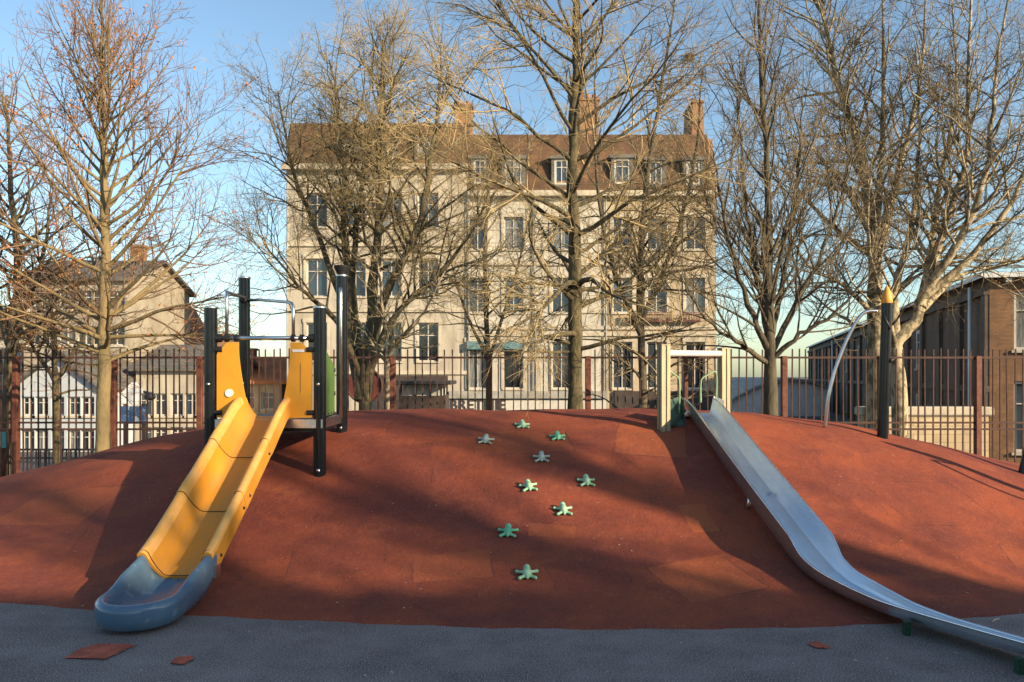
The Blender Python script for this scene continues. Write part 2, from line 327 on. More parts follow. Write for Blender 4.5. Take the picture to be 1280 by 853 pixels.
def mound_z(x, y):
    x = np.asarray(x, float); y = np.asarray(y, float)
    f = smooth_interp(x, FX, FY); h = smooth_interp(x, HX, HZ)
    t = (y - f) / np.maximum(9.5 - f, 1.2)
    p = sum(np.interp(t + d, PT, PZ, left=0) for d in (-0.05, -0.025, 0, 0.025, 0.05)) / 5
    p = p * np.clip(t / 0.03, 0, 1)
    back = np.clip((11.9 - y) / 2.1, 0, 1); back = back * back * (3 - 2 * back)
    z = h * p * np.where(y > 9.8, 0.12 + 0.88 * back, 1)
    z = z + 0.010 * np.sin(x * 2.3 + 1.1 * y) * np.clip(t * 3, 0, 1) * np.clip(h * 2, 0, 1) + 0.006 * np.sin(5.1 * x - 2.7 * y + 1) * np.clip(t * 3, 0, 1) * np.clip(h * 2, 0, 1)
    return z
def base_z(x, y):
    y = np.asarray(y, float)
    return np.interp(y, [-200, 12.4, 15, 20, 24, 5000], [0, 0, -0.7, -1.9, -2.2, -2.2])
def ground(x, y):
    f = float(smooth_interp(x, FX, FY))
    if f < y < 12.05 and -9.5 < x < 9.5: return max(float(mound_z(x, y)) + 0.004, 0.004)
    return float(base_z(x, y))
def hit(px, py):
    """point of the ground seen at a photo pixel"""
    Y = 3.5
    while Y < 12:
        p = at(px, py, Y)
        if p.z <= ground(p.x, Y): return Vector((p.x, Y, ground(p.x, Y)))
        Y += 0.01
    return at(px, py, 12)
def gnormal(x, y):
    e = 0.05
    return Vector((-(ground(x + e, y) - ground(x - e, y)) / (2 * e), -(ground(x, y + e) - ground(x, y - e)) / (2 * e), 1)).normalized()

xs = np.array([-1500, -300, -80, -40, -20, -12, -8, -4, 0, 4, 8, 12, 20, 40, 80, 300, 1500.])
ys = np.array([-300, -60, -10, 0, 4, 8, 12.4, 13, 14, 15, 17, 20, 22, 24, 40, 80, 200, 600, 2500.])
X, Yg = np.meshgrid(xs, ys); V = np.stack([X, Yg, base_z(X, Yg)], -1).reshape(-1, 3)
nx = len(xs); Q = np.array([[j * nx + i, j * nx + i + 1, (j + 1) * nx + i + 1, (j + 1) * nx + i] for j in range(len(ys) - 1) for i in range(nx - 1)])
g = link_mesh('ground', np_mesh('ground', V, Q), 'grey_rubber'); tag(g, kind='structure')
g.data.materials.append(M['street'])
for p in g.data.polygons:
    if p.center.y > 12.5: p.material_index = 1
# red rubber mound: a sheet from its foot line to the back
nu, nv = 230, 150
us = np.linspace(-9.5, 9.5, nu); V = []
tv = np.concatenate([[0, 0.004], np.linspace(0.012, 1, nv - 2)])
U, T_ = np.meshgrid(us, tv); Fo = smooth_interp(U, FX, FY) + 0.012 * np.sin(U * 9) + 0.008 * np.sin(U * 23 + 1)
Yv = Fo + (12.0 - Fo) * T_; Z = np.maximum(mound_z(U, Yv), 0) + 0.004
Z[0, :] = -0.01
V = np.stack([U, Yv, Z], -1).reshape(-1, 3)
Q = np.array([[j * nu + i, j * nu + i + 1, (j + 1) * nu + i + 1, (j + 1) * nu + i] for j in range(nv - 1) for i in range(nu - 1)])
mo = link_mesh('mound', np_mesh('mound', V, Q), 'red_rubber', smooth=True); tag(mo, kind='structure')

def flat_patch(name, pxs, m, z=0.008, conform=False):
    b = MB(); P = [hit(*p) for p in pxs]; c = sum(P, Vector()) / len(P); V = []
    for i in range(len(P)):
        a, d = P[i], P[(i + 1) % len(P)]
        for k in range(5):
            q = a.lerp(d, k / 5); q = q + Vector((random.uniform(-.012, .012), random.uniform(-.012, .012), 0)); V.append((q.x, q.y, ground(q.x, q.y) + z))
    V.append((c.x, c.y, ground(c.x, c.y) + z)); n = len(V) - 1
    b.add(V, [(i, (i + 1) % n, n) for i in range(n)]); o = b.build(name, m); return tag(o, kind='structure')
flat_patch('ground_patch', [(80, 824), (104, 812), (124, 806), (170, 808), (146, 820), (130, 826)], 'red_patch')
flat_patch('ground_patch', [(211, 830), (220, 824), (241, 821), (242, 826), (228, 832)], 'red_patch')
flat_patch('ground_patch', [(1009, 805), (1022, 804), (1040, 809), (1032, 813), (1016, 810)], 'red_patch')
flat_patch('ground_patch', [(1228, 559), (1240, 557), (1256, 562), (1250, 566), (1234, 563)], 'green_patch', 0.02)

# ------------------------------------------------------------------ yellow slide
YS_X = -2.40
def ys_section(prof_in, prof_out, path, hs=None):
    """closed shell swept along path [(y, z)], profile in (side, up)"""
    b = MB(); loop = prof_in + prof_out[::-1]; n = len(loop); V = []; Fc = []
    for k, (x, y, z, s) in enumerate(path):
        i0, i1 = max(k - 1, 0), min(k + 1, len(path) - 1)
        t = Vector((path[i1][0] - path[i0][0], path[i1][1] - path[i0][1], path[i1][2] - path[i0][2])).normalized()
        up = Vector((1, 0, 0)).cross(t).normalized(); up = up if up.z > 0 else -up
        for a, c in loop: V.append(Vector((x + a * s, y, z)) + up * (c * s))
    for k in range(len(path) - 1):
        for i in range(n):
            j = (i + 1) % n; Fc.append((k * n + i, k * n + j, (k + 1) * n + j, (k + 1) * n + i))
    Fc.append(tuple(range(n - 1, -1, -1))); Fc.append(tuple(range((len(path) - 1) * n, len(path) * n)))
    b.add(V, Fc); return b
half = [(0.0, 0.0), (0.07, 0.0), (0.098, 0.003), (0.118, 0.014), (0.15, 0.055), (0.175, 0.10), (0.197, 0.15), (0.209, 0.188), (0.220, 0.206), (0.236, 0.215), (0.262, 0.215), (0.277, 0.202), (0.281, 0.17), (0.284, 0.03)]
halfo = [(0.0, -0.02), (0.10, -0.018), (0.135, 0.0), (0.17, 0.045), (0.197, 0.09), (0.220, 0.15), (0.236, 0.188), (0.256, 0.188), (0.266, 0.16), (0.270, 0.03)]
prof_in = [(-a, c) for a, c in half[:0:-1]] + half
prof_out = [(-a, c) for a, c in halfo[:0:-1]] + halfo
slide = thing('yellow_slide', 'yellow plastic slide with a blue scooped end on the red mound', 'slide', (YS_X, 6.4, 0))
def zline(y): return float(np.interp(y, [5.72, 6.2, 6.9, 7.62, 7.82], [0.155, 0.40, 0.785, 1.185, 1.215]))
def loc_path(y0, y1, n=6):
    out = []
    for k in range(n + 1):
        y = y0 + (y1 - y0) * k / n; s = .945 if k >= n - 1 else .93
        zz = (zline(y - .06) + zline(y) + zline(y + .06)) / 3
        out.append((.015, y - 6.4, zz, s))
    return out
for y0, y1 in ((7.80, 7.06), (7.068, 6.40), (6.408, 5.72)):
    ys_section(prof_in, prof_out, loc_path(y0, y1)).build('slide_section', 'yellow', slide, angle=50)
    sec_ = slide.children[-1].data; sec_.materials.append(M['yellow_rim']); nl = len(prof_in) + len(prof_out); ni = len(prof_in)
    for f_ in sec_.polygons[:6 * nl]:
        q = f_.index % nl
        if q in (1, 2, 3, 4, 5, 6) or q in (ni - 3, ni - 4, ni - 5, ni - 6, ni - 7, ni - 8): f_.material_index = 1
for yj, rr_ in ((7.064, .0045), (6.404, .0045), (5.728, .004)):
    zj = (zline(yj - .06) + zline(yj) + zline(yj + .06)) / 3; t_ = Vector((0, -.14, zline(yj - .07) - zline(yj + .07))).normalized(); u_ = Vector((1, 0, 0)).cross(t_); u_ = u_ if u_.z > 0 else -u_
    MB().tube([Vector((a * .93 + .015, yj - 6.4, zj)) + u_ * (c * .93 + .0025) for a, c in prof_in], rr_, 6).build('seam', 'seam', slide, smooth=True)
# blue scoop: profile rings down the right side, round the end and up the left side
def scoop():
    b = MB(); rings = []
    st = [(5.735, 0.150, 1.0, .99), (5.60, 0.100, 1.0, .985), (5.48, 0.074, 1.0, .98), (5.38, 0.062, 0.94, .98), (5.29, 0.056, 0.80, .97), (5.20, 0.054, 0.70, .96), (5.13, 0.054, 0.68, .96)]
    for y, z, hsc, wsc in st: rings.append((y, z, hsc, wsc, 0.0))
    for k in range(1, 16): rings.append((5.13, 0.054, 0.68 - 0.05 * math.sin(PI * k / 16), .96, PI * k / 16))
    for y, z, hsc, wsc in st[::-1]: rings.append((y, z, hsc, wsc, PI))
    prof = [(0, 0), (0.10, 0.004), (0.145, 0.02), (0.175, 0.05), (0.195, 0.09), (0.207, 0.14), (0.216, 0.180), (0.226, 0.203), (0.243, 0.217), (0.264, 0.213), (0.284, 0.192), (0.292, 0.15), (0.288, 0.06), (0.27, -0.01), (0.24, -0.03), (0.0, -0.035)]
    n = len(prof); V = []; Fc = []
    for y, z, hsc, wsc, a in rings:
        dx, dy = math.cos(a), -math.sin(a)
        for r, h in prof:
            rr = r * wsc * .94; hh = h * hsc if h > 0 else h
            V.append((dx * rr + .015, y - 6.4 + dy * rr, z + hh))
    for k in range(len(rings) - 1):
        for i in range(n - 1): Fc.append((k * n + i, (k + 1) * n + i, (k + 1) * n + i + 1, k * n + i + 1))
    b.add(V, Fc); return b
o = scoop().build('slide_exit', 'blue', slide, angle=60)
for y in (6.98, 6.46, 6.32, 5.82):
    z = zline(y); b = MB(); b.sphere((0.282, y - 6.4, z + 0.09), 0.013, 8, 6); b.build('bolt', 'black', slide, smooth=True)
b = MB(); b.box(0.262, 0.302, 5.66 - 6.4, 5.76 - 6.4, 0.17, 0.25); b.build('bracket', 'steel', slide)
b = MB(); b.box(-0.14, 0.14, 5.12 - 6.4, 5.2 - 6.4, -0.02, 0.04); b.build('foot', 'steel', slide)

# ------------------------------------------------------------------ play tower
YF, YB, XL, XR = 7.70, 8.70, -2.90, -1.85
tower = thing('play_tower', 'small play tower with black posts and yellow panels at the head of the yellow slide', 'play tower', (-2.375, 8.2, 0.9))
OFF = Vector((-2.375, 8.2, 0.9))
class TMB(MB):
    def build(s, name, m, parent=None, **k):
        s.v = [tuple(Vector(p) - OFF) for p in s.v]; return MB.build(s, name, m, parent, **k)
for (x, y, ztop) in ((XL, YF, 2.25), (XR, YF, 2.25), (XL - .01, YB, 2.66), (XR, YB, 2.68)):
    z0 = ground(x, y) - 0.1; r = 0.060
    b = TMB(); prof = [(r, 0)]
    n = 24; V = []; Fc = []                     # post with shallow grooves like an extruded section
    for z in (z0, ztop):
        for j in range(48):
            t = 2 * PI * j / 48; rr = r * (0.93 if j % 12 in (5,) else 1.0); V.append((x + rr * math.cos(t), y + rr * math.sin(t), z))
    for j in range(48):
        j2 = (j + 1) % 48; Fc.append((j, j2, 48 + j2, 48 + j))
    Fc.append(tuple(range(48, 96))); b.add(V, Fc)
    po = b.build('post', 'black_post', tower, angle=35)
    b = TMB(); b.lathe((x, y, ztop), [(0.058, -.002), (0.068, 0.0), (0.068, 0.012), (0.050, 0.020), (0.01, 0.024)], 24); b.build('cap', 'steel', po, angle=40)
    for zb_ in (z0 + .14, 1.52): b = TMB(); b.sphere((x, y - r, zb_), 0.018, 10, 6); b.build('bolt', 'steel', po, smooth=True)
b = TMB(); b.bevbox(XL + .06, XR - .02, YF - .03, YB + .08, 1.155, 1.185, .006); b.build('deck', 'black', tower)
b = TMB(); b.box(XL + .06, XR + .04, YF - .055, YF - .032, 1.10, 1.183); b.build('deck_edge', 'steel', tower); b = TMB(); b.box(XR - .018, XR + .012, YF + .08, YB + .1, 1.09, 1.183); b.build('deck_edge', 'steel', tower)
b = TMB(); b.box(XL + .1, XR - .04, YF, YB + .05, 1.06, 1.153); b.build('deck_frame', 'black', tower)
# front crossbar with clamps
zb = 1.962
b = TMB(); b.tube([(XL, YF, zb), (XR, YF, zb)], 0.021, 14); b.build('crossbar', 'steel', tower, smooth=True)
for x in (-2.745, -2.655, -2.105, -2.02): b = TMB(); b.tube([(x - .018, YF, zb), (x + .018, YF, zb)], 0.036, 12); b.build('clamp', 'black', tower, angle=40)
for x, s_ in ((XL, 1), (XR, -1)):
    b = TMB(); b.tube([(x + s_ * .045, YF, zb), (x + s_ * .105, YF, zb)], 0.04, 12); b.build('clamp', 'black', tower, angle=40)
    for z in (1.85, 1.245): b = TMB(); b.tube([(x + s_ * .05, YF - .02, z), (x + s_ * .12, YF - .02, z)], 0.026, 10); b.build('clamp', 'black', tower, angle=40)
# yellow front panels with the curved inner edges
def curve(pts, n=10):
    out = []
    P = [Vector((a, c, 0)) for a, c in pts]
    for i in range(len(P) - 1):
        p0 = P[max(i - 1, 0)]; p1 = P[i]; p2 = P[i + 1]; p3 = P[min(i + 2, len(P) - 1)]
        for k in range(n):
            t = k / n
            q = 0.5 * ((2 * p1) + (p2 - p0) * t + (2 * p0 - 5 * p1 + 4 * p2 - p3) * t * t + (3 * p1 - p0 - 3 * p2 + p3) * t ** 3); out.append((q.x, q.y))
    out.append(tuple(pts[-1])); return out
T0 = Matrix.Translation((0, YF - .028, 0))
inner = curve([(-2.625, 1.92), (-2.622, 1.80), (-2.60, 1.62), (-2.565, 1.42), (-2.53, 1.27), (-2.50, 1.19)])
b = TMB(); b.prism([(-2.832, 1.20), (-2.832, 1.80), (-2.815, 1.84), (-2.745, 1.905), (-2.735, 1.92)] + inner, T0, 0.022); b.build('side_panel', 'yellow_panel', tower)
inner = curve([(-2.125, 1.92), (-2.128, 1.80), (-2.148, 1.62), (-2.18, 1.42), (-2.215, 1.27), (-2.245, 1.19)])
b = TMB(); b.prism(([(-1.918, 1.20), (-1.918, 1.80), (-1.935, 1.84), (-2.01, 1.905), (-2.02, 1.92)] + inner)[::-1], T0, 0.022); o = b.build('side_panel', 'yellow_panel', tower)
b = TMB(); b.box(-2.105, -1.99, YF - .034, YF - .0285, 1.828, 1.853); b.build('maker_plate', 'white', o)
b = TMB(); b.tube([(-2.03, YF - .0295, 1.72), (-2.03, YF - .0295, 1.44)], 0.0022, 6); b.build('scratch', 'black', o)
b = TMB(); b.tube([(-2.71, YF - .04, 1.435), (-2.71, YF - .028, 1.435)], 0.038, 24); b.build('round_badge', 'white', tower, angle=40)
# green side panel
b = TMB(); Tg = Matrix.Translation((XR - .012, YF, 0)) @ Matrix.Rotation(PI / 2, 4, 'Z')
b.prism([(0.07, 1.20), (0.60, 1.20), (0.60, 1.70), (0.45, 1.76), (0.20, 1.86), (0.07, 1.88)], Tg, -0.022); b.build('side_wall', 'green_panel', tower)
for y, z in ((8.28, 1.66), (8.28, 1.42), (8.24, 1.22), (8.0, 1.21), (8.12, 1.21)): b = TMB(); b.tube([(XR + .02, y, z), (XR - .05, y, z)], 0.022, 10); b.build('clamp', 'black', tower, smooth=True)
# steel handrails
b = TMB(); b.tube([(-2.745, YF, 1.95), (-2.745, YF, 2.34), (-2.75, YF + .02, 2.385), (-2.76, YF + .06, 2.41), (-2.79, YF + .12, 2.42), (XL + .02, YB - .06, 2.44)], 0.016, 10); b.build('handrail', 'steel', tower, smooth=True)
b = TMB(); b.tube([(-2.105, YF, 1.95), (-2.105, YF, 2.22), (-2.11, YF + .015, 2.27), (-2.13, YF + .03, 2.30), (-2.17, YF + .06, 2.315), (-2.62, YF + .62, 2.39), (XL + .05, YB - .02, 2.42)], 0.016, 10); b.build('handrail', 'steel', tower, smooth=True)
b = TMB(); b.tube([(XR + .06, 8.36, 1.16), (XR + .06, 8.36, 2.46), (XR + .055, 8.38, 2.51), (XR + .04, 8.45, 2.52), (XR + .01, YB - .05, 2.47)], 0.018, 10); b.build('handrail', 'steel', tower, smooth=True)
b = TMB(); b.tube([(XR + .06, 8.36, 1.62), (XR + .05, 8.5, 1.62), (XR, YB - .05, 1.60)], 0.012, 8); b.build('clamp', 'black', tower, smooth=True); b = TMB(); b.tube([(XL, YB - .07, 2.42), (XL, YB - .04, 2.42)], .04, 10); b.build('clamp', 'black', tower, smooth=True)
b = TMB(); b.lathe((XR, YB, 2.695), [(0.045, 0), (0.06, 0.03), (0.085, 0.075), (0.09, 0.10), (0.075, 0.10), (0.05, 0.03), (0.01, 0.028)], 20); b.build('post_cup', 'black', tower, angle=45)

# ------------------------------------------------------------------ steel slide
ss = thing('steel_slide', 'long stainless steel slide running down the right of the red mound', 'slide', (2.3, 6.6, 0))
SO = Vector((2.3, 6.6, 0))
#        Y     X     bed   wall  bank
ST = [(8.95, 2.08, 1.185, .165, 0), (8.80, 2.085, 1.16, .17, 0), (8.60, 2.095, 1.10, .18, 0), (7.6, 2.145, .755, .185, 0), (6.6, 2.205, .405, .19, 0), (6.2, 2.235, .262, .19, 0), (6.08, 2.245, .222, .186, 0),
      (5.90, 2.265, .168, .105, 0), (5.72, 2.31, .122, .085, .05), (5.45, 2.41, .084, .075, .08), (5.2, 2.50, .062, .065, .16), (4.94, 2.615, .056, .062, .22),
      (4.6, 2.77, .062, .062, .24), (4.3, 2.91, .070, .062, .24), (3.9, 3.10, .078, .062, .24), (3.5, 3.30, .086, .06, .2)]
def resample(st, n=70):
    A = np.array(st); t = np.arange(len(A)); q = np.linspace(0, len(A) - 1, n); out = []
    for c in range(A.shape[1]):
        v = np.interp(q, t, A[:, c])
        for _ in range(2): v[1:-1] = (v[:-2] + 2 * v[1:-1] + v[2:]) / 4
        out.append(v)
    return np.stack(out, 1)
SR = resample(ST)
def ss_frame(k):
    i0, i1 = max(k - 1, 0), min(k + 1, len(SR) - 1)
    t = Vector((SR[i1][1] - SR[i0][1], SR[i1][0] - SR[i0][0], SR[i1][2] - SR[i0][2])).normalized()
    side = t.cross(Vector((0, 0, 1))).normalized(); side = side if side.x > 0 else -side
    up = side.cross(t).normalized(); up = up if up.z > 0 else -up
    side = (side - up * SR[k][4]).normalized()
    return Vector((SR[k][1], SR[k][0], SR[k][2])), side, up
WB = 0.135
b = MB(); rim = {-1: [], 1: []}; V = []; Fc = []; nloop = None
for k in range(len(SR)):
    p, s, u = ss_frame(k); h = SR[k][3]
    e = min(.006, h * .1)
    f = .16 * h                                   # the walls lean outwards
    lp = [(-WB - f, h), (-WB - f * .5, h * .5), (-WB, e * 2), (-WB + .010, 0), (0, 0), (WB - .010, 0), (WB, e * 2), (WB + f * .5, h * .5), (WB + f, h),
          (WB + f + .006, h - .004), (WB + f * .5 + .006, h * .5), (WB + .006, e * 2), (WB - .01, -.008), (0, -.008), (-WB + .01, -.008), (-WB - .006, e * 2), (-WB - f * .5 - .006, h * .5), (-WB - f - .006, h - .004)]
    nloop = len(lp)
    for a, c in lp: V.append(p + s * a + u * c - SO)
    for sg in (-1, 1): rim[sg].append(p + s * (sg * (WB + f + .003)) + u * h - SO)
for k in range(len(SR) - 1):
    for i in range(nloop):
        j = (i + 1) % nloop; Fc.append((k * nloop + i, k * nloop + j, (k + 1) * nloop + j, (k + 1) * nloop + i))
Fc += [tuple(range(nloop - 1, -1, -1)), tuple(range((len(SR) - 1) * nloop, len(SR) * nloop))]
b.add(V, Fc); b.build('slide_bed', 'slide_steel', ss, angle=40)
for sg in (-1, 1): MB().tube(rim[sg], 0.009, 8).build('rail', 'rim_steel', ss, smooth=True)
for (px_, Yq) in ((1133, 4.94), (1274, 4.30)):
    x = (px_ - CX) / F * Yq; b = MB()
    b.box(x - 2.3 - .018, x - 2.3 + .018, Yq - 6.6 - .02, Yq - 6.6 + .02, -.02, .085); b.sphere((x - 2.3, Yq - 6.62, .055), .009, 8, 5); b.build('foot', 'dark_green', ss)
b = MB(); p = Vector((2.08, 7.02, 0)); zz = ground(2.08, 7.02)
b.tube([Vector((2.06, 7.02, zz - .05)) - SO, Vector((2.10, 7.02, .60)) - SO], .02, 8); b.build('support', 'steel', ss, smooth=True); b = MB(); b.tube([Vector((2.27, 7.06, zz - .05)) - SO, Vector((2.27, 7.06, .58)) - SO], .02, 8); b.build('support', 'steel', ss, smooth=True)

# entrance gate of the steel slide
PL = Vector((1.635, 8.62, 0)); PR = Vector((2.44, 9.22, 0))
gate = thing('slide_gate', 'pale metal gate of two square posts and a white bar at the steel slide', 'slide gate', (2.04, 8.92, 1.0))
GO = Vector((2.04, 8.92, 1.0)); gang = math.atan2(PR.y - PL.y, PR.x - PL.x)
def gpost(P, ztop):
    T = Matrix.Translation(P - GO) @ Matrix.Rotation(0.32, 4, 'Z'); z0 = ground(P.x, P.y) - .1; b = MB(); a = .052
    poly = [(-a, -a), (-.012, -a), (-.008, -a + .012), (.008, -a + .012), (.012, -a), (a, -a), (a, -.012), (a - .012, -.008), (a - .012, .008), (a, .012), (a, a), (-a, a), (-a, .012), (-a + .012, .008), (-a + .012, -.008), (-a, -.012)]
    n = len(poly); V = [T @ Vector((x, y, z)) for z in (z0, ztop) for x, y in poly]
    Fc = [(i, (i + 1) % n, n + (i + 1) % n, n + i) for i in range(n)] + [tuple(range(n - 1, -1, -1)), tuple(range(n, 2 * n))]
    b.add(V, Fc); o = b.build('post', 'alu', gate)
    b = MB(); b.box(-a - .003, a + .003, -a - .003, a + .003, ztop + .001, ztop + .012, T); b.build('cap', 'alu', o)
gpost(PL, 1.925); gpost(PR, 1.91)
b = MB(); d = (PR - PL).normalized(); b.tube([PL + d * .05 + Vector((0, 0, 1.845)) - GO, PR - d * .05 + Vector((0, 0, 1.855)) - GO], .034, 14); b.build('crossbar', 'white_bar', gate, angle=40)
# dark green entry wings and pale green grab handles
def quad_panel(P, th=.012):
    P = [Vector(p) for p in P]; n = (P[1] - P[0]).cross(P[3] - P[0]).normalized() * th
    b = MB(); b.add([p - GO for p in P] + [p + n - GO for p in P], [(3, 2, 1, 0), (4, 5, 6, 7), (0, 1, 5, 4), (1, 2, 6, 5), (2, 3, 7, 6), (3, 0, 4, 7)]); return b
zt = ground(1.8, 8.9)
quad_panel([(1.70, 8.72, 1.02), (1.90, 8.74, 1.05), (1.90, 8.96, 1.37), (1.70, 8.80, 1.33)]).build('entry_wing', 'dark_green', gate)
quad_panel([(2.26, 8.96, 1.12), (2.42, 9.16, 1.12), (2.42, 9.16, 1.32), (2.26, 8.96, 1.37)]).build('entry_wing', 'slide_steel', gate)
b = MB(); b.box(-.24, .24, -.06, .28, 0.145, .17, Matrix.Translation((.08, .12, 0))); b.build('entry_plate', 'slide_steel', gate)
b = MB(); b.tube([(-.30, -.25, .05), (-.13, -.1, .22)], .014, 8); b.build('brace', 'dark_green', gate, smooth=True)
def handle(A, B, top, tip=.05):
    A, B = Vector(A), Vector(B); up = Vector((0, 0, 1)); h = top - A.z
    pts = [A, A + up * h * .55 + (B - A) * -.04, A + up * h * .88 + (B - A) * .0, A + up * h * .97 + (B - A) * .12, A + up * (h + .01) + (B - A) * .5, A + up * (h + .035) + (B - A) * .85, A + up * (h + .01) + (B - A) * 1.0, B + up * (h * .72) + (B - A) * .03, B]
    P = []
    for i in range(len(pts) - 1):
        for k in range(4): P.append(pts[i].lerp(pts[i + 1], k / 4))
    P.append(pts[-1])
    for _ in range(2): P = [P[0]] + [(P[i - 1] + P[i] * 2 + P[i + 1]) / 4 for i in range(1, len(P) - 1)] + [P[-1]]
    return MB().tube([p - GO for p in P], .009, 8)
handle((2.12, 8.97, 1.30), (2.30, 9.0, 1.34), 1.585).build('grab_handle', 'pale_green', gate, smooth=True)
handle((1.84, 8.80, 1.18), (1.70, 8.72, 1.2), 1.60).build('grab_handle', 'pale_green', gate, smooth=True)

# ------------------------------------------------------------------ climbing post with steel arc (and its neighbour at the frame edge)
def arc_post(label, base, lean, arc, ztop, name='climbing_post'):
    t = thing(name, label, 'climbing post', base, 0, 'black climbing posts')
    L = Vector((lean, 0, 0)); h = ztop - base[2]
    MB().tube([Vector((0, 0, -.1)) - L * .1, L * h + Vector((0, 0, h - .2))], .058, 28).build('post', 'black_post', t, angle=40)
    top = L * h + Vector((0, 0, h - .2)); b = MB(); b.lathe(top, [(.058, 0.001), (.062, .03), (.060, .07), (.045, .12), (.022, .175), (.006, .20)], 20); b.build('tip', 'orange_tip', t, angle=50)
    b = MB(); b.tube([top + Vector((.012, -.05, -.30)), top + Vector((-.055, -.03, -.14))], .02, 8); b.build('clamp', 'black', t, smooth=True); b = MB(); b.tube([L * h * .55 + Vector((.03, -.055, h * .5)), L * h * .55 + Vector((.085, -.03, h * .5 + .03))], .018, 8); b.build('clamp', 'black', t, smooth=True)
    P = [Vector(p) - Vector(base) for p in arc]; Q = []
    for i in range(len(P) - 1):
        for k in range(6): Q.append(P[i].lerp(P[i + 1], k / 6))
    Q.append(P[-1])
    for _ in range(3): Q = [Q[0]] + [(Q[i - 1] + Q[i] * 2 + Q[i + 1]) / 4 for i in range(1, len(Q) - 1)] + [Q[-1]]
    MB().tube(Q, .020, 12).build('arc_tube', 'steel', t, smooth=True)
    return t
YP = 9.05
bp_ = at(1103, 533, YP); bp_.z = ground(bp_.x, YP)
arcp = [at(1097, 389, YP), at(1086, 389, YP), at(1078, 392, YP), at(1070, 402, YP), at(1056, 430, YP), at(1043, 464, YP), at(1035, 497, YP), at(1031, 527, YP + .05)]
arcp[-1].z = ground(arcp[-1].x, YP + .05) - .03
arc_post('upright black post with orange pointed tip and bent steel arc tube', tuple(bp_), 0.03, arcp, 2.62)
b2 = Vector((5.58, 8.72, 0)); b2.z = ground(b2.x, b2.y)
arc2 = [Vector((5.58 + .32, 8.72, 1.9)), Vector((6.0, 8.70, 1.98)), Vector((6.3, 8.6, 1.7)), Vector((6.5, 8.5, 1.1)), Vector((6.55, 8.45, .3))]
arc_post('black post leaning out of the picture at the right edge', tuple(b2), 0.20, arc2, 2.5)

b3_ = Vector((6.75, 6.9, 0)); b3_.z = ground(b3_.x, b3_.y)  # out-of-view post added to cast shadow streaks on the mound's right flank
arc3 = [b3_ + Vector((-.05, 0, 1.6)), b3_ + Vector((-.3, .05, 1.65)), b3_ + Vector((-.6, .1, 1.2)), b3_ + Vector((-.75, .12, -.02))]
arc_post('unseen black post with a steel arc added past the right edge for its shadow', tuple(b3_), 0.02, arc3, b3_.z + 2.1)

# ------------------------------------------------------------------ frog shaped climbing holds
def frog_mesh():
    b = MB()
    b.sphere((0, -.003, .026), .036, 14, 10, (0.88, 1.3, .95))          # trunk
    b.sphere((0, .046, .036), .025, 12, 8, (1, 1.1, 1.0))              # head
    for sx in (-1, 1):
        b.sphere((sx * .012, .054, .043), .008, 8, 6)                   # eyes
        b.tube([(sx * .02, .02, .02), (sx * .045, .026, .018), (sx * .066, .036, .015)], [.013, .0105, .0105], 10); b.sphere((sx * .068, .037, .015), .0135, 10, 6)
        b.tube([(sx * .016, -.03, .018), (sx * .036, -.042, .016), (sx * .052, -.052, .013)], [.014, .011, .011], 10); b.sphere((sx * .054, -.053, .013), .0135, 10, 6)
    b.sphere((0, -.052, .015), .012, 8, 6)
    o = b.build('climbing_hold', 'hold_mint'); r = o.modifiers.new('r', 'REMESH'); r.mode = 'VOXEL'; r.voxel_size = .0045
    s = o.modifiers.new('s', 'SMOOTH'); s.iterations = 3
    me = bpy.data.meshes.new_from_object(o.evaluated_get(bpy.context.evaluated_depsgraph_get())); bpy.data.objects.remove(o)
    me.polygons.foreach_set('use_smooth', [True] * len(me.polygons)); return me
fm = frog_mesh(); FM = {}
for k in ('hold_mint', 'hold_grey', 'hold_green'):
    c = fm.copy(); c.name = 'climbing_hold'; c.materials.clear(); c.materials.append(M[k]); FM[k] = c
holds = [((653, 534), 'hold_mint', 'mint frog shaped hold highest up on the red mound', .1),
         ((607, 553), 'hold_grey', 'greyish frog shaped hold furthest left near the top of the red mound', -.1),
         ((697, 549), 'hold_green', 'green frog shaped hold just right of and below the topmost hold', .05),
         ((677, 575), 'hold_grey', 'grey green frog shaped hold below the upper green one, near the middle', 0),
         ((661, 611), 'hold_mint', 'mint frog shaped hold beside a short dark crack in the mound', .18),
         ((733, 605), 'hold_mint', 'pale mint frog shaped hold furthest right of the climbing trail', .1),
         ((704, 641), 'hold_mint', 'pale mint frog shaped hold third from the bottom of the trail', .12),
         ((635, 668), 'hold_green', 'emerald green frog shaped hold second from the bottom of the trail', -.06),
         ((659, 721), 'hold_mint', 'lowest frog shaped hold, pale green, near the foot of the mound', .02)]
for (px_, py_), k, lab, rot in holds:
    p = hit(px_, py_); n = gnormal(p.x, p.y); o = bpy.data.objects.new('climbing_hold', FM[k]); COL.objects.link(o)
    q = Vector((0, 0, 1)).rotation_difference(n); o.rotation_mode = 'QUATERNION'
    from mathutils import Quaternion
    o.rotation_quaternion = q @ Quaternion((0, 0, 1), rot); o.location = p + n * .002; o.scale = (1.08, 1.12, 1.1)
    tag(o, lab, 'climbing hold', 'frog shaped climbing holds on the mound')

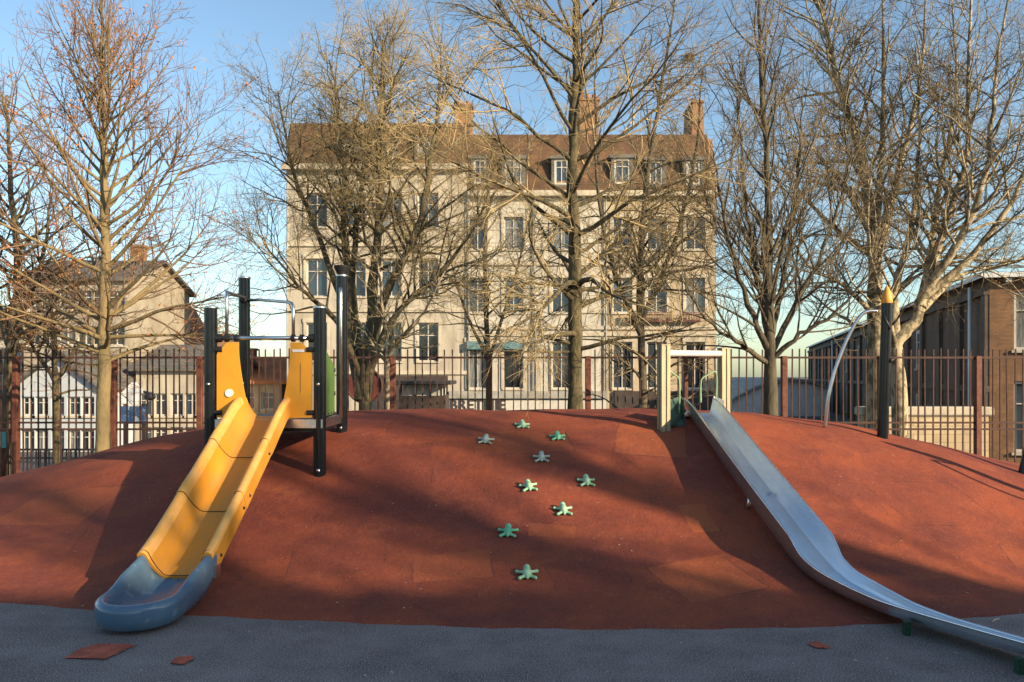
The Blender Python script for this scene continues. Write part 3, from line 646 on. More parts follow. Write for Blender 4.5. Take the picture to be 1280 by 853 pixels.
rg_ = np.random.default_rng(12); V = []
for i in range(90):
    x, y = rg_.uniform(-4, 4), rg_.uniform(4.1, 9)
    z = ground(x, y) + .006; a_ = rg_.uniform(0, 6.3); l_ = rg_.uniform(.006, .016); dx, dy = math.cos(a_) * l_, math.sin(a_) * l_
    V += [(x - dx, y - dy, z), (x + dy * .5, y - dx * .5, z + .004), (x + dx, y + dy, z + .002), (x - dy * .5, y + dx * .5, z + .003)]
lit = link_mesh('leaf_litter', np_mesh('leaf_litter', np.array(V), np.arange(len(V)).reshape(-1, 4)), 'stick'); tag(lit, 'tiny dry leaf scraps scattered over the rubber ground', 'litter', kind='stuff')
# small litter on the ground
def stick(a, c, lab):
    p, q = hit(*a), hit(*c); m = (p + q) / 2 + Vector((0, 0, .012))
    o = MB().tube([p + Vector((0, 0, .006)), m, q + Vector((0, 0, .006))], [.004, .006, .003], 6).build('stick', 'stick', None, smooth=True); tag(o, lab, 'stick')
stick((1240, 779), (1249, 775), 'short pale dry stick on the dark ground behind the steel slide')
p = hit(212, 781); b = MB(); b.add([(p.x - .05, p.y, .02), (p.x + .02, p.y - .02, .05), (p.x + .06, p.y + .03, .012), (p.x, p.y + .04, .03), (p.x - .02, p.y + .03, .008)], [(0, 1, 3), (1, 2, 3), (0, 3, 4)])
o = b.build('paper_scrap', 'paper'); tag(o, 'crumpled pale green scrap beside the blue slide end', 'scrap')

# ------------------------------------------------------------------ fence
YFN = 12.15
fence = thing('iron_fence', 'tall rust red iron fence with upright bars behind the mound', 'fence', (0, YFN, 0))
posts_px = [-224, -102, 20, 142, 250, 370, 491, 613, 735, 857, 980, 1101, 1222, 1344, 1466]
PXW = [(p - CX) / F * YFN for p in posts_px]
for k, x in enumerate(PXW):
    wd = .028 if posts_px[k] in (613, 857, 370) else .042
    MB().bevbox(x - wd, x + wd, -.045, .045, -.1, 1.90, .006).build('post', 'rust_post', fence)
MB().box(PXW[0], PXW[-1], -.015, .015, 1.862, 1.892).build('rail', 'rust', fence)
for z0 in (.775, .875):
    MB().box(PXW[0], PXW[-1], -.016, .016, z0, z0 + .028).build('rail', 'rust', fence)
for k in range(len(PXW) - 1):
    x0, x1 = PXW[k], PXW[k + 1]; n = 12; b = MB()
    for i in range(1, n + 1):
        x = x0 + (x1 - x0) * i / (n + 1); dx = random.uniform(-.018, .018); w_ = .0090; zt = 2.005 + random.uniform(-.012, .012)
        V = [(x - w_, -w_, -.05), (x + w_, -w_, -.05), (x + w_, w_, -.05), (x - w_, w_, -.05), (x - w_ + dx, -w_, zt), (x + w_ + dx, -w_, zt), (x + w_ + dx, w_, zt), (x - w_ + dx, w_, zt)]
        b.add(V, [(3, 2, 1, 0), (4, 5, 6, 7), (0, 1, 5, 4), (1, 2, 6, 5), (2, 3, 7, 6), (3, 0, 4, 7)])
    b.build('bar_panel', 'rust', fence)
# lower street railing beyond, left
lr = thing('street_railing', 'low black railing beyond the fence at the far left', 'railing', (0, 20, -1.9))
xa, xb = (18 - CX) / F * 20, (132 - CX) / F * 20
MB().box(xa, xb, -.02, .02, 1.42, 1.47).build('rail', 'dark_iron', lr); MB().box(xa, xb, -.02, .02, 1.63, 1.68).build('rail', 'dark_iron', lr)
b = MB(); n = 22
for i in range(n): x = xa + (xb - xa) * i / (n - 1); b.box(x - .014, x + .014, -.014, .014, 0, 1.64)
b.build('bar_panel', 'dark_iron', lr)
# low stone garden wall at the right
gw = thing('garden_wall', 'low sandstone wall with a pale coping behind the fence at the right', 'wall', (0, 17.5, -1.3))
xa, xb = (1080 - CX) / F * 17.5, (1236 - CX) / F * 17.5
MB().box(xa, xb, 0, .35, -.4, 2.02).build('wall', 'sandstone', gw); MB().bevbox(xa - .05, xb + .1, -.06, .41, 2.022, 2.22, .03).build('coping', 'stone', gw)

# ------------------------------------------------------------------ trees
UP = np.array([0, 0, 1.0])
def nrm(a): return a / np.maximum(np.linalg.norm(a, axis=-1, keepdims=True), 1e-9)
def tubes(P, R, sides):
    """P (N,k,3) polylines, R (N,k) radii -> vertices, quads"""
    N, k, _ = P.shape
    T = np.empty_like(P); T[:, 1:-1] = P[:, 2:] - P[:, :-2]; T[:, 0] = P[:, 1] - P[:, 0]; T[:, -1] = P[:, -1] - P[:, -2]; T = nrm(T)
    m = nrm(P[:, -1] - P[:, 0]); ref = np.where(np.abs(m[:, 2:3]) < .8, UP[None], np.array([[1.0, 0, 0]]))
    U = nrm(np.cross(T, ref[:, None, :])); W = np.cross(T, U)
    a = np.arange(sides) * 2 * np.pi / sides
    V = P[:, :, None, :] + R[:, :, None, None] * (U[:, :, None, :] * np.cos(a)[None, None, :, None] + W[:, :, None, :] * np.sin(a)[None, None, :, None])
    idx = np.arange(N * k * sides).reshape(N, k, sides); r = np.roll(idx, -1, axis=2)
    Qd = np.stack([idx[:, :-1], r[:, :-1], r[:, 1:], idx[:, 1:]], -1).reshape(-1, 4)
    return V.reshape(-1, 3), Qd
def grow(P, D, L, r0, r1, k, wig, trop, rg):
    N = len(P); pts = np.empty((N, k + 1, 3)); pts[:, 0] = P; D = nrm(D); tr = np.broadcast_to(np.asarray(trop, float), (N,))
    for j in range(k):
        D = nrm(D + wig * rg.normal(size=(N, 3)) + tr[:, None] * UP); P = P + D * (L / k)[:, None]; pts[:, j + 1] = P
    t = np.linspace(0, 1, k + 1); R = r0[:, None] * (1 - t) + r1[:, None] * t
    return pts, R
def spawn(pts, R, L, dens, tmin, ang, lr, rg, minlen=.05, maxn=None, tmax=1.0):
    n = rg.poisson(np.maximum(L * dens, .3)); 
    if maxn: n = np.minimum(n, maxn)
    idx = np.repeat(np.arange(len(L)), n); t = rg.uniform(tmin, tmax, len(idx)) ** .8; k = pts.shape[1] - 1
    f = t * k; s = np.minimum(f.astype(int), k - 1); u = (f - s)[:, None]
    P = pts[idx, s] * (1 - u) + pts[idx, s + 1] * u; T = nrm(pts[idx, s + 1] - pts[idx, s])
    rp = R[idx, s] * (1 - u[:, 0]) + R[idx, s + 1] * u[:, 0]
    v = nrm(rg.normal(size=T.shape)); v = nrm(v - T * np.sum(v * T, -1, keepdims=True))
    a = np.radians(rg.normal(ang[0], ang[1], len(idx)))[:, None]
    D = T * np.cos(a) + v * np.sin(a)
    Ln = np.maximum(lr * L[idx] * (1.12 - t * .5) * rg.uniform(.5, 1.3, len(idx)), minlen)
    return P, D, Ln, rp
def smooth_line(pts, n=5):
    P = [np.array(p, float) for p in pts]; out = []
    for i in range(len(P) - 1):
        p0, p1, p2, p3 = P[max(i - 1, 0)], P[i], P[i + 1], P[min(i + 2, len(P) - 1)]
        for k in range(n):
            t = k / n; out.append(.5 * ((2 * p1) + (p2 - p0) * t + (2 * p0 - 5 * p1 + 4 * p2 - p3) * t * t + (3 * p1 - p0 - 3 * p2 + p3) * t ** 3))
    out.append(P[-1]); return np.array(out)

def tree(name, label, base, stems, seed, bark, twig, prim, sec, ter, twg, leaves=0, leafbox=None, group='bare winter trees', cat='tree', root=.1, flare=1.35):
    """stems: list of (points relative to base, r0, r1); prim: dict for the branches on the stems; sec, ter, twg: the finer levels"""
    rg = np.random.default_rng(seed)
    t = thing(name, label, cat, base, 0, group)
    V1 = []; Q1 = []; V2 = []; Q2 = []; o1 = o2 = 0
    allp = []
    def put(lst, V, Q):
        nonlocal o1, o2
        if lst == 1: V1.append(V); Q1.append(Q + o1); o1 += len(V)
        else: V2.append(V); Q2.append(Q + o2); o2 += len(V)
    prims = []
    for si, (pts, r0, r1) in enumerate(stems):
        L = smooth_line(pts, 6); n = len(L); tt = np.linspace(0, 1, n); R = r0 + (r1 - r0) * tt ** .85
        R = R * (1 + .09 * np.convolve(rg.normal(size=n), [.25, .5, .25], 'same'))
        if si == 0: R[:3] *= np.linspace(flare, 1, 3)
        L = L + rg.normal(size=L.shape) * (.012 * np.minimum(tt * 3, 1))[:, None]
        V, Q = tubes(L[None], R[None], 14); put(1, V, Q)
        seg = np.linalg.norm(np.diff(L, axis=0), axis=1).sum()
        nb = int(prim['dens'] * seg); 
        u = np.sort(rg.uniform(prim['t0'] if si == 0 else prim.get('t0b', .15), .995, nb)); f = u * (n - 1); s = np.minimum(f.astype(int), n - 2); w_ = (f - s)[:, None]
        P = L[s] * (1 - w_) + L[s + 1] * w_; T = nrm(L[s + 1] - L[s]); rp = R[s] * (1 - w_[:, 0]) + R[s + 1] * w_[:, 0]
        az = rg.uniform(0, 2 * np.pi) + np.arange(nb) * 2.4 + rg.normal(size=nb) * .4
        hv = np.stack([np.cos(az), np.sin(az) , np.zeros(nb)], -1); hv = nrm(hv - T * np.sum(hv * T, -1, keepdims=True))
        a = np.radians(np.interp(u, *prim['ang']) + rg.normal(size=nb) * prim.get('angsd', 7))[:, None]
        D = T * np.cos(a) + hv * np.sin(a); Ln = np.interp(u, *prim['len']) * rg.uniform(.65, 1.15, nb)
        tr = np.interp(u, *prim['trop'])
        prims.append((P, D, Ln, np.minimum(rp * prim.get('rr', .5), .008 + .016 * Ln), tr))
    P, D, Ln, rp, tr = [np.concatenate(x) for x in zip(*prims)]
    pts, R = grow(P, D, Ln, rp, np.full(len(P), .004), 8, prim.get('wig', .10), tr, rg)
    V, Q = tubes(pts, R, 6); put(1, V, Q)
    P, D, L2, rq = spawn(pts, R, Ln, sec['dens'] * .80, .16, sec['ang'], sec['lr'] * 1.12, rg, .12)
    pts2, R2 = grow(P, D, L2, np.minimum(rq * .65, .003 + .009 * L2), np.full(len(P), .0026), 5, sec.get('wig', .14), sec['trop'], rg); V, Q = tubes(pts2, R2, 4); put(2, V, Q)
    P, D, L3, rq = spawn(pts2, R2, L2, ter['dens'] * .58, .15, ter['ang'], ter['lr'] * 1.15, rg, .08)
    pts3, R3 = grow(P, D, L3, np.minimum(rq * .8, .0055), np.full(len(P), .0022), 3, ter.get('wig', .16), ter['trop'], rg); V, Q = tubes(pts3, R3, 3); put(2, V, Q)
    P, D, L4, rq = spawn(pts3, R3, L3, twg['dens'] * .50, .1, twg['ang'], twg['lr'], rg, .05)
    pts4, R4 = grow(P, D, L4, np.minimum(rq * .9, .0036), np.full(len(P), .0017), 2, .15, twg['trop'], rg); V, Q = tubes(pts4, R4, 3); put(2, V, Q)
    link_mesh('trunk', np_mesh('trunk', np.concatenate(V1), np.concatenate(Q1)), bark, t, smooth=True)
    link_mesh('crown', np_mesh('crown', np.concatenate(V2), np.concatenate(Q2)), twig, t)
    if leaves:
        c = np.concatenate([pts3[:, -1], pts4[:, -1], pts4[:, 1]]); 
        if leafbox is not None: c = c[rg.uniform(size=len(c)) < leafbox(c)]
        c = c[rg.choice(len(c), min(leaves, len(c)), replace=False)]; n = len(c)
        a = nrm(rg.normal(size=(n, 3))); bb = nrm(np.cross(a, rg.normal(size=(n, 3)))); s = rg.uniform(.011, .024, (n, 1))
        V = np.stack([c, c + a * s + bb * s * .55, c + a * s * 2.1, c + a * s - bb * s * .55], 1).reshape(-1, 3); Q = np.arange(n * 4).reshape(n, 4)
        link_mesh('leaves', np_mesh('leaves', V, Q), 'leaf', t)
    return t

def B(px, Y, dz=-.05):
    x = (px - CX) / F * Y; return (x, Y, ground(x, Y) + dz)
def rel(base, px, py, dY=0):
    p = at(px, py, base[1] + dY); return (p.x - base[0], dY, p.z - base[2])

# T1: conical tree, left, with rusty leaves
b1 = B(128, 11.1)
t1 = tree('broadleaf_tree', 'conical bare tree with a straight ochre trunk left of the play tower', b1,
     [([(0, 0, 0), rel(b1, 130, 480), rel(b1, 131, 350), rel(b1, 131, 210), rel(b1, 128, 100), rel(b1, 126, -15)], .112, .014)], 11, 'bark_lime', 'twig_red',
     dict(dens=13, t0=.22, ang=([.22, .5, .8, 1], [74, 52, 36, 22]), len=([.2, .35, .55, .75, .9, 1], [1.75, 2.3, 1.95, 1.3, .8, .4]), trop=([.2, .45, 1], [.0, .07, .07]), rr=.46, wig=.07),
     dict(dens=6.6, ang=(38, 10), lr=.46, trop=.06), dict(dens=11.0, ang=(40, 12), lr=.42, trop=.05), dict(dens=8, ang=(42, 14), lr=.5, trop=.05),
     leaves=3000, leafbox=lambda c: np.clip(2.4 * np.sin(c[:, 0] * 3.7 + c[:, 1] * 2) * np.sin(c[:, 2] * 2.9 + c[:, 1] * 3) - .55, .04, 1))
# T0: dark tree at the far left edge with brown leaves
b0 = B(6, 13.2)
tree('broadleaf_tree', 'dark tree with clinging brown leaves at the far left edge', b0,
     [([(0, 0, 0), rel(b0, 12, 470), rel(b0, 22, 340), rel(b0, 14, 230), rel(b0, 8, 120)], .13, .015), ([rel(b0, 13, 430), rel(b0, -20, 330, .2), rel(b0, -60, 200, .3)], .08, .015), ([rel(b0, 14, 420), rel(b0, 52, 330, .3), rel(b0, 62, 240, .3)], .06, .012)], 5, 'bark_dark', 'twig_red',
     dict(dens=7.0, t0=.3, ang=([.2, 1], [70, 35]), len=([.2, .5, 1], [1.7, 1.8, .7]), trop=([.2, 1], [.02, .06]), wig=.13),
     dict(dens=6.5, ang=(42, 12), lr=.45, trop=.03), dict(dens=11, ang=(42, 14), lr=.45, trop=.02), dict(dens=9.5, ang=(45, 15), lr=.5, trop=0),
     leaves=5200, leafbox=lambda c: np.clip(.5 + .5 * np.sin(c[:, 0] * 3) * np.sin(c[:, 2] * 2.3), .05, 1))
bq = B(72, 14.6)
tree('broadleaf_tree', 'low bushy tree with tangled twigs and brown leaves between the two left trunks', bq,
     [([(0, 0, 0), rel(bq, 70, 470), rel(bq, 66, 410), rel(bq, 60, 350)], .07, .015), ([rel(bq, 71, 480), rel(bq, 40, 430, -.2), rel(bq, 10, 390, -.3)], .05, .012), ([rel(bq, 71, 475), rel(bq, 100, 430, .2), rel(bq, 118, 375, .3)], .05, .012)], 15, 'bark_dark', 'twig_red',
     dict(dens=7.5, t0=.25, t0b=.2, ang=([.2, 1], [75, 45]), len=([.2, .5, 1], [1.3, 1.4, .8]), trop=([.2, 1], [-.01, .03]), wig=.16), dict(dens=7, ang=(45, 12), lr=.46, trop=0), dict(dens=11, ang=(42, 14), lr=.45, trop=0), dict(dens=8, ang=(45, 15), lr=.5, trop=0),
     leaves=1500, leafbox=lambda c: np.clip(.5 + .5 * np.sin(c[:, 0] * 4) * np.sin(c[:, 2] * 3), .05, 1))
# T2: many-stemmed shrubby tree behind the tower
b2t = B(455, 15.8)
st2 = [([(0, 0, 0), rel(b2t, 458, 470), rel(b2t, 466, 380), rel(b2t, 475, 250), rel(b2t, 477, 140), rel(b2t, 478, 50)], .17, .02),
       ([rel(b2t, 452, 500), rel(b2t, 437, 400, .2), rel(b2t, 432, 300, .3), rel(b2t, 428, 180, .3), rel(b2t, 412, 75, .3)], .13, .016),
       ([rel(b2t, 458, 490), rel(b2t, 478, 380, -.3), rel(b2t, 520, 290, -.5), rel(b2t, 545, 160, -.6), rel(b2t, 552, 60, -.6)], .12, .015),
       ([rel(b2t, 460, 470), rel(b2t, 490, 400, -.6), rel(b2t, 560, 330, -.9), rel(b2t, 610, 255, -1.0)], .09, .014),
       ([rel(b2t, 450, 470), rel(b2t, 420, 400, -.5), rel(b2t, 375, 360, -.7), rel(b2t, 320, 290, -.8)], .08, .012),
       ([rel(b2t, 452, 470), rel(b2t, 442, 350, .6), rel(b2t, 455, 220, .9), rel(b2t, 505, 70, 1.0)], .10, .014),
       ([rel(b2t, 455, 450), rel(b2t, 400, 300, .6), rel(b2t, 365, 210, .7), rel(b2t, 348, 115, .7)], .08, .012)]
tree('broadleaf_tree', 'many stemmed spreading bare tree behind the play tower', b2t, st2, 23, 'bark_dark', 'twig_olive',
     dict(dens=5.6, t0=.45, t0b=.40, ang=([.2, 1], [58, 40]), len=([.2, .5, .8, 1], [1.7, 2.0, 1.7, 1.1]), trop=([.2, .5, 1], [.0, .03, .04]), wig=.15, angsd=12),
     dict(dens=6.8, ang=(45, 14), lr=.47, trop=.02, wig=.2), dict(dens=12, ang=(45, 14), lr=.47, trop=.02, wig=.22), dict(dens=9, ang=(45, 15), lr=.5, trop=.02))
# pale forked plane saplings beside it
b2p = B(486, 14.0)
tree('plane_tree', 'short pale barked forked tree just left of a fence post near the tower', b2p,
     [([(0, 0, 0), rel(b2p, 485, 470), rel(b2p, 484, 440), rel(b2p, 478, 380), rel(b2p, 470, 310)], .062, .012), ([rel(b2p, 485, 448), rel(b2p, 500, 425, -.1), rel(b2p, 530, 390, -.2), rel(b2p, 560, 330, -.2)], .05, .01),
      ([rel(b2p, 484, 455), rel(b2p, 466, 432, .1), rel(b2p, 445, 395, .2)], .035, .009), ([rel(b2p, 485, 450), rel(b2p, 492, 400, .2), rel(b2p, 505, 320, .3)], .04, .01)], 31, 'bark_plane', 'twig_olive',
     dict(dens=6.5, t0=.45, ang=([.2, 1], [55, 40]), len=([.2, 1], [1.0, .5]), trop=([.2, 1], [.03, .05]), wig=.14), dict(dens=6.8, ang=(45, 12), lr=.45, trop=.03), dict(dens=9.0, ang=(45, 14), lr=.45, trop=.02), dict(dens=5.4, ang=(45, 14), lr=.5, trop=.02))
# T3: tall tree in the middle
b3 = B(720, 11.15)
t3 = tree('broadleaf_tree', 'tall single trunk bare tree standing at the mound crest in the middle', b3,
     [([(0, 0, 0), rel(b3, 719, 440), rel(b3, 719, 330), rel(b3, 716, 220), rel(b3, 719, 110), rel(b3, 721, 0), rel(b3, 723, -130), rel(b3, 722, -240)], .125, .016)], 42, 'bark_moss', 'twig_olive',
     dict(dens=8.3, t0=.13, ang=([.1, .3, .5, 1], [88, 72, 55, 34]), len=([.1, .3, .5, .75, 1], [1.5, 2.4, 2.5, 1.8, .8]), trop=([.1, .25, .45, 1], [-.025, -.01, .05, .06]), rr=.45, wig=.12),
     dict(dens=7.6, ang=(42, 12), lr=.46, trop=-.01, wig=.15), dict(dens=12.8, ang=(42, 14), lr=.44, trop=-.02), dict(dens=8.8, ang=(42, 14), lr=.5, trop=-.01))
# T4: tree with forked ascending limbs, right of the gate
b4 = B(964, 11.2)
st4 = [([(0, 0, 0), rel(b4, 963, 450), rel(b4, 961, 400), rel(b4, 961, 300), rel(b4, 957, 180), rel(b4, 950, 60), rel(b4, 948, -20)], .105, .013),
       ([rel(b4, 962, 440), rel(b4, 945, 405, -.1), rel(b4, 925, 350, -.2), rel(b4, 905, 270, -.3), rel(b4, 893, 190, -.3)], .055, .010),
       ([rel(b4, 962, 445), rel(b4, 985, 400, .1), rel(b4, 1020, 330, .2), rel(b4, 1048, 260, .3), rel(b4, 1065, 190, .3)], .055, .010),
       ([rel(b4, 960, 455), rel(b4, 925, 430, -.3), rel(b4, 890, 405, -.5), rel(b4, 850, 350, -.6)], .045, .009),
       ([rel(b4, 962, 430), rel(b4, 975, 370, .3), rel(b4, 990, 290, .4), rel(b4, 1000, 190, .5), rel(b4, 1003, 120, .5)], .05, .010),
       ([rel(b4, 961, 425), rel(b4, 945, 340, .4), rel(b4, 930, 230, .5), rel(b4, 922, 120, .5)], .045, .010),
       ([rel(b4, 963, 450), rel(b4, 1000, 420, -.2), rel(b4, 1050, 385, -.4), rel(b4, 1090, 335, -.5)], .045, .009)]
t4 = tree('broadleaf_tree', 'slender bare tree with limbs fanning up just right of the slide gate', b4, st4, 57, 'bark_grey', 'twig_grey',
     dict(dens=6.5, t0=.30, t0b=.2, ang=([.2, 1], [40, 28]), len=([.2, .5, 1], [1.2, 1.45, .95]), trop=([.2, 1], [.06, .08]), wig=.08), dict(dens=7.6, ang=(36, 10), lr=.45, trop=.07), dict(dens=11.2, ang=(38, 12), lr=.45, trop=.05), dict(dens=7.4, ang=(40, 14), lr=.5, trop=.04))
# T5, T6: big pale plane trees right, behind the fence
b5 = B(1097, 17.2)
st5 = [([(0, 0, 0), rel(b5, 1096, 480), rel(b5, 1094, 380), rel(b5, 1092, 300), rel(b5, 1076, 200), rel(b5, 1050, 110), rel(b5, 1030, 20), rel(b5, 1020, -60)], .235, 0.0165),
       ([rel(b5, 1093, 330), rel(b5, 1110, 270, .3), rel(b5, 1130, 190, .5), rel(b5, 1150, 100, .7), rel(b5, 1158, -20, .8)], .13, 0.0138),
       ([rel(b5, 1092, 310), rel(b5, 1100, 220, -.4), rel(b5, 1105, 100, -.6), rel(b5, 1102, -40, -.7)], .11, 0.0121),
       ([rel(b5, 1088, 290), rel(b5, 1060, 240, -.5), rel(b5, 1020, 190, -.8), rel(b5, 985, 140, -.9)], .09, 0.0099),
       ([rel(b5, 1090, 320), rel(b5, 1050, 290, .5), rel(b5, 1000, 240, .8), rel(b5, 965, 180, .9)], .08, 0.0088),
       ([rel(b5, 1095, 400), rel(b5, 1060, 360, -.8), rel(b5, 1010, 330, -1.2), rel(b5, 970, 270, -1.4)], .07, 0.0077),
       ([rel(b5, 1095, 420), rel(b5, 1050, 395, .6), rel(b5, 1010, 365, .9)], .06, 0.0072)]
pp = dict(dens=4.4, t0=.5, t0b=.2, ang=([.2, 1], [58, 36]), len=([.2, .5, 1], [2.3, 2.3, 1.5]), trop=([.2, 1], [.02, .05]), wig=.16, angsd=12)
t5 = tree('plane_tree', 'large pale barked bare plane tree behind the orange tipped post', b5, st5, 71, 'bark_plane', 'twig_grey', pp,
     dict(dens=5.4, ang=(45, 14), lr=.46, trop=.02, wig=.18), dict(dens=8.4, ang=(45, 14), lr=.45, trop=.0, wig=.2), dict(dens=6.2, ang=(45, 15), lr=.5, trop=0), flare=1.2, leaves=700)
b6 = B(1126, 15.6)
st6 = [([(0, 0, 0), rel(b6, 1124, 480), rel(b6, 1120, 430), rel(b6, 1145, 400), rel(b6, 1158, 350), rel(b6, 1185, 270), rel(b6, 1208, 200), rel(b6, 1210, 100), rel(b6, 1215, -30)], .17, 0.0165),
       ([rel(b6, 1150, 385), rel(b6, 1165, 310, .4), rel(b6, 1175, 230, .6), rel(b6, 1195, 120, .8), rel(b6, 1190, 0, .9)], .10, 0.0110),
       ([rel(b6, 1155, 365), rel(b6, 1200, 300, -.4), rel(b6, 1232, 215, -.6), rel(b6, 1245, 100, -.7), rel(b6, 1262, -20, -.8)], .10, 0.0110),
       ([rel(b6, 1156, 370), rel(b6, 1215, 320, -.2), rel(b6, 1262, 255, -.3), rel(b6, 1300, 170, -.3), rel(b6, 1330, 60, -.3)], .09, 0.0099),
       ([rel(b6, 1122, 430), rel(b6, 1118, 370, .2), rel(b6, 1140, 280, .3), rel(b6, 1150, 180, .4), rel(b6, 1145, 60, .4)], .11, 0.0099),
       ([rel(b6, 1150, 390), rel(b6, 1200, 345, .5), rel(b6, 1260, 330, .8), rel(b6, 1310, 300, .9)], .07, 0.0077),
       ([rel(b6, 1121, 440), rel(b6, 1105, 380, -.5), rel(b6, 1085, 300, -.8), rel(b6, 1090, 200, -.9)], .07, 0.0077)]
t6 = tree('plane_tree', 'pale barked plane tree with limbs leaning right beside the brick building', b6, st6, 83, 'bark_plane', 'twig_grey', pp,
     dict(dens=5.4, ang=(45, 14), lr=.46, trop=.02, wig=.18), dict(dens=8.4, ang=(45, 14), lr=.45, trop=.0, wig=.2), dict(dens=6.2, ang=(45, 15), lr=.5, trop=0), flare=1.2, leaves=700)
# background tree between the middle tree and the right gable of the building
b7 = B(805, 17.5)
st7 = [([(0, 0, 0), rel(b7, 803, 460), rel(b7, 800, 330), rel(b7, 812, 200), rel(b7, 830, 90), rel(b7, 845, -10)], .11, .014), ([rel(b7, 802, 400), rel(b7, 840, 310, .2), rel(b7, 868, 200, .3), rel(b7, 878, 90, .3)], .07, .012), ([rel(b7, 802, 420), rel(b7, 765, 330, -.3), rel(b7, 745, 210, -.4), rel(b7, 745, 60, -.5)], .07, .012)]
tree('broadleaf_tree', 'thin bare tree behind the fence between the middle tree and the slide gate', b7, st7, 91, 'bark_grey', 'twig_olive',
     dict(dens=4.7, t0=.12, ang=([.1, 1], [65, 38]), len=([.1, .5, 1], [2.3, 1.9, .8]), trop=([.1, 1], [-.02, .05]), wig=.14), dict(dens=5.7, ang=(45, 12), lr=.45, trop=.01), dict(dens=9.0, ang=(45, 14), lr=.45, trop=.0), dict(dens=6.1, ang=(45, 14), lr=.5, trop=0))
b8 = B(612, 20)
tree('broadleaf_tree', 'fine twigged bare tree in front of the pale facade between the two middle trunks', b8,
     [([(0, 0, 0), rel(b8, 610, 440), rel(b8, 606, 330), rel(b8, 612, 230), rel(b8, 618, 150)], .09, .014), ([rel(b8, 611, 450), rel(b8, 640, 360, .2), rel(b8, 662, 270, .3)], .06, .012), ([rel(b8, 611, 450), rel(b8, 575, 370, -.3), rel(b8, 555, 270, -.4)], .06, .012)], 93, 'bark_dark', 'twig_grey',
     dict(dens=4.0, t0=.25, t0b=.2, ang=([.1, 1], [62, 38]), len=([.1, .5, 1], [2.0, 1.9, 1.0]), trop=([.1, 1], [0, .04]), wig=.14), dict(dens=4.5, ang=(45, 12), lr=.46, trop=.01), dict(dens=6.5, ang=(45, 14), lr=.45, trop=.0), dict(dens=5, ang=(45, 14), lr=.5, trop=0))
# bird nest
rg = np.random.default_rng(3); n = 160; c = rg.normal(size=(n, 3)); c = c / np.linalg.norm(c, axis=1)[:, None] * rg.uniform(.02, .11, (n, 1)) * np.array([1.2, 1, .6]); d = nrm(rg.normal(size=(n, 3)) * np.array([1, 1, .4])) * .09
V, Q = tubes(np.stack([c - d, c, c + d], 1), np.full((n, 3), .0035), 3); o = link_mesh('bird_nest', np_mesh('bird_nest', V, Q), 'twig_red'); o.location = at(862, 71, 17.7)
tag(o, 'small dark twiggy bird nest high in the branches above the right chimney', 'nest')

# trees standing behind and right of the camera, whose shade falls on the mound
for cc, ss_, r_, seed_, lab in ((6.7, 19.0, .27, 101, 'tall straight street tree off the right of the picture'), (5.2, 22.0, .28, 102, 'second tall street tree further from the mound off the right of the picture'), (3.6, 20.0, .26, 103, 'third tall street tree nearest the added building off the right of the picture')):
    bs = (.587 * cc + .81 * ss_, .81 * cc - .587 * ss_, -.05)
    tree('street_tree', lab, bs, [([(0, 0, 0), (.05, .02, 4), (-.08, .05, 8), (.12, 0, 11), (0, 0, 15)], r_, .04), ([(0, 0, 6.2), (.6, -.7, 8.2), (1.0, -1.3, 11)], .14, .03), ([(0, 0, 7.0), (-.7, .3, 9.0), (-1.3, .6, 12)], .14, .03), ([(0, 0, 5.6), (-.4, -.9, 7.4), (-.6, -1.7, 10)], .12, .03)], seed_, 'bark_grey', 'twig_grey',
         dict(dens=3.0, t0=.36, t0b=.2, ang=([.2, 1], [52, 30]), len=([.2, 1], [2.3, 1.2]), trop=([.2, 1], [.04, .06]), wig=.1), dict(dens=3.2, ang=(40, 10), lr=.45, trop=.05), dict(dens=4.5, ang=(40, 12), lr=.45, trop=.03), dict(dens=3, ang=(42, 14), lr=.5, trop=.02), group='street trees off the right of the picture')

# ------------------------------------------------------------------ buildings
def facade(b, x0, x1, z0, z1, ops, depth=.22, T=None):
    """wall sheet in the local xz plane facing -y with real openings (x0,x1,z0,z1) and reveals"""
    T = T or Matrix.Identity(4)
    xs = sorted({x0, x1} | {v for o in ops for v in o[:2]}); zs = sorted({z0, z1} | {v for o in ops for v in o[2:4]})
    for i in range(len(xs) - 1):
        for j in range(len(zs) - 1):
            cx, cz = (xs[i] + xs[i + 1]) / 2, (zs[j] + zs[j + 1]) / 2
            if any(o[0] < cx < o[1] and o[2] < cz < o[3] for o in ops): continue
            b.add([T @ Vector(p) for p in ((xs[i], 0, zs[j]), (xs[i + 1], 0, zs[j]), (xs[i + 1], 0, zs[j + 1]), (xs[i], 0, zs[j + 1]))], [(0, 1, 2, 3)])
    for a, c, e, g_ in [o[:4] for o in ops]:
        P = [(a, e), (c, e), (c, g_), (a, g_)]
        for k in range(4):
            p, q = P[k], P[(k + 1) % 4]
            b.add([T @ Vector(v) for v in ((p[0], 0, p[1]), (q[0], 0, q[1]), (q[0], depth, q[1]), (p[0], depth, p[1]))], [(0, 3, 2, 1)])
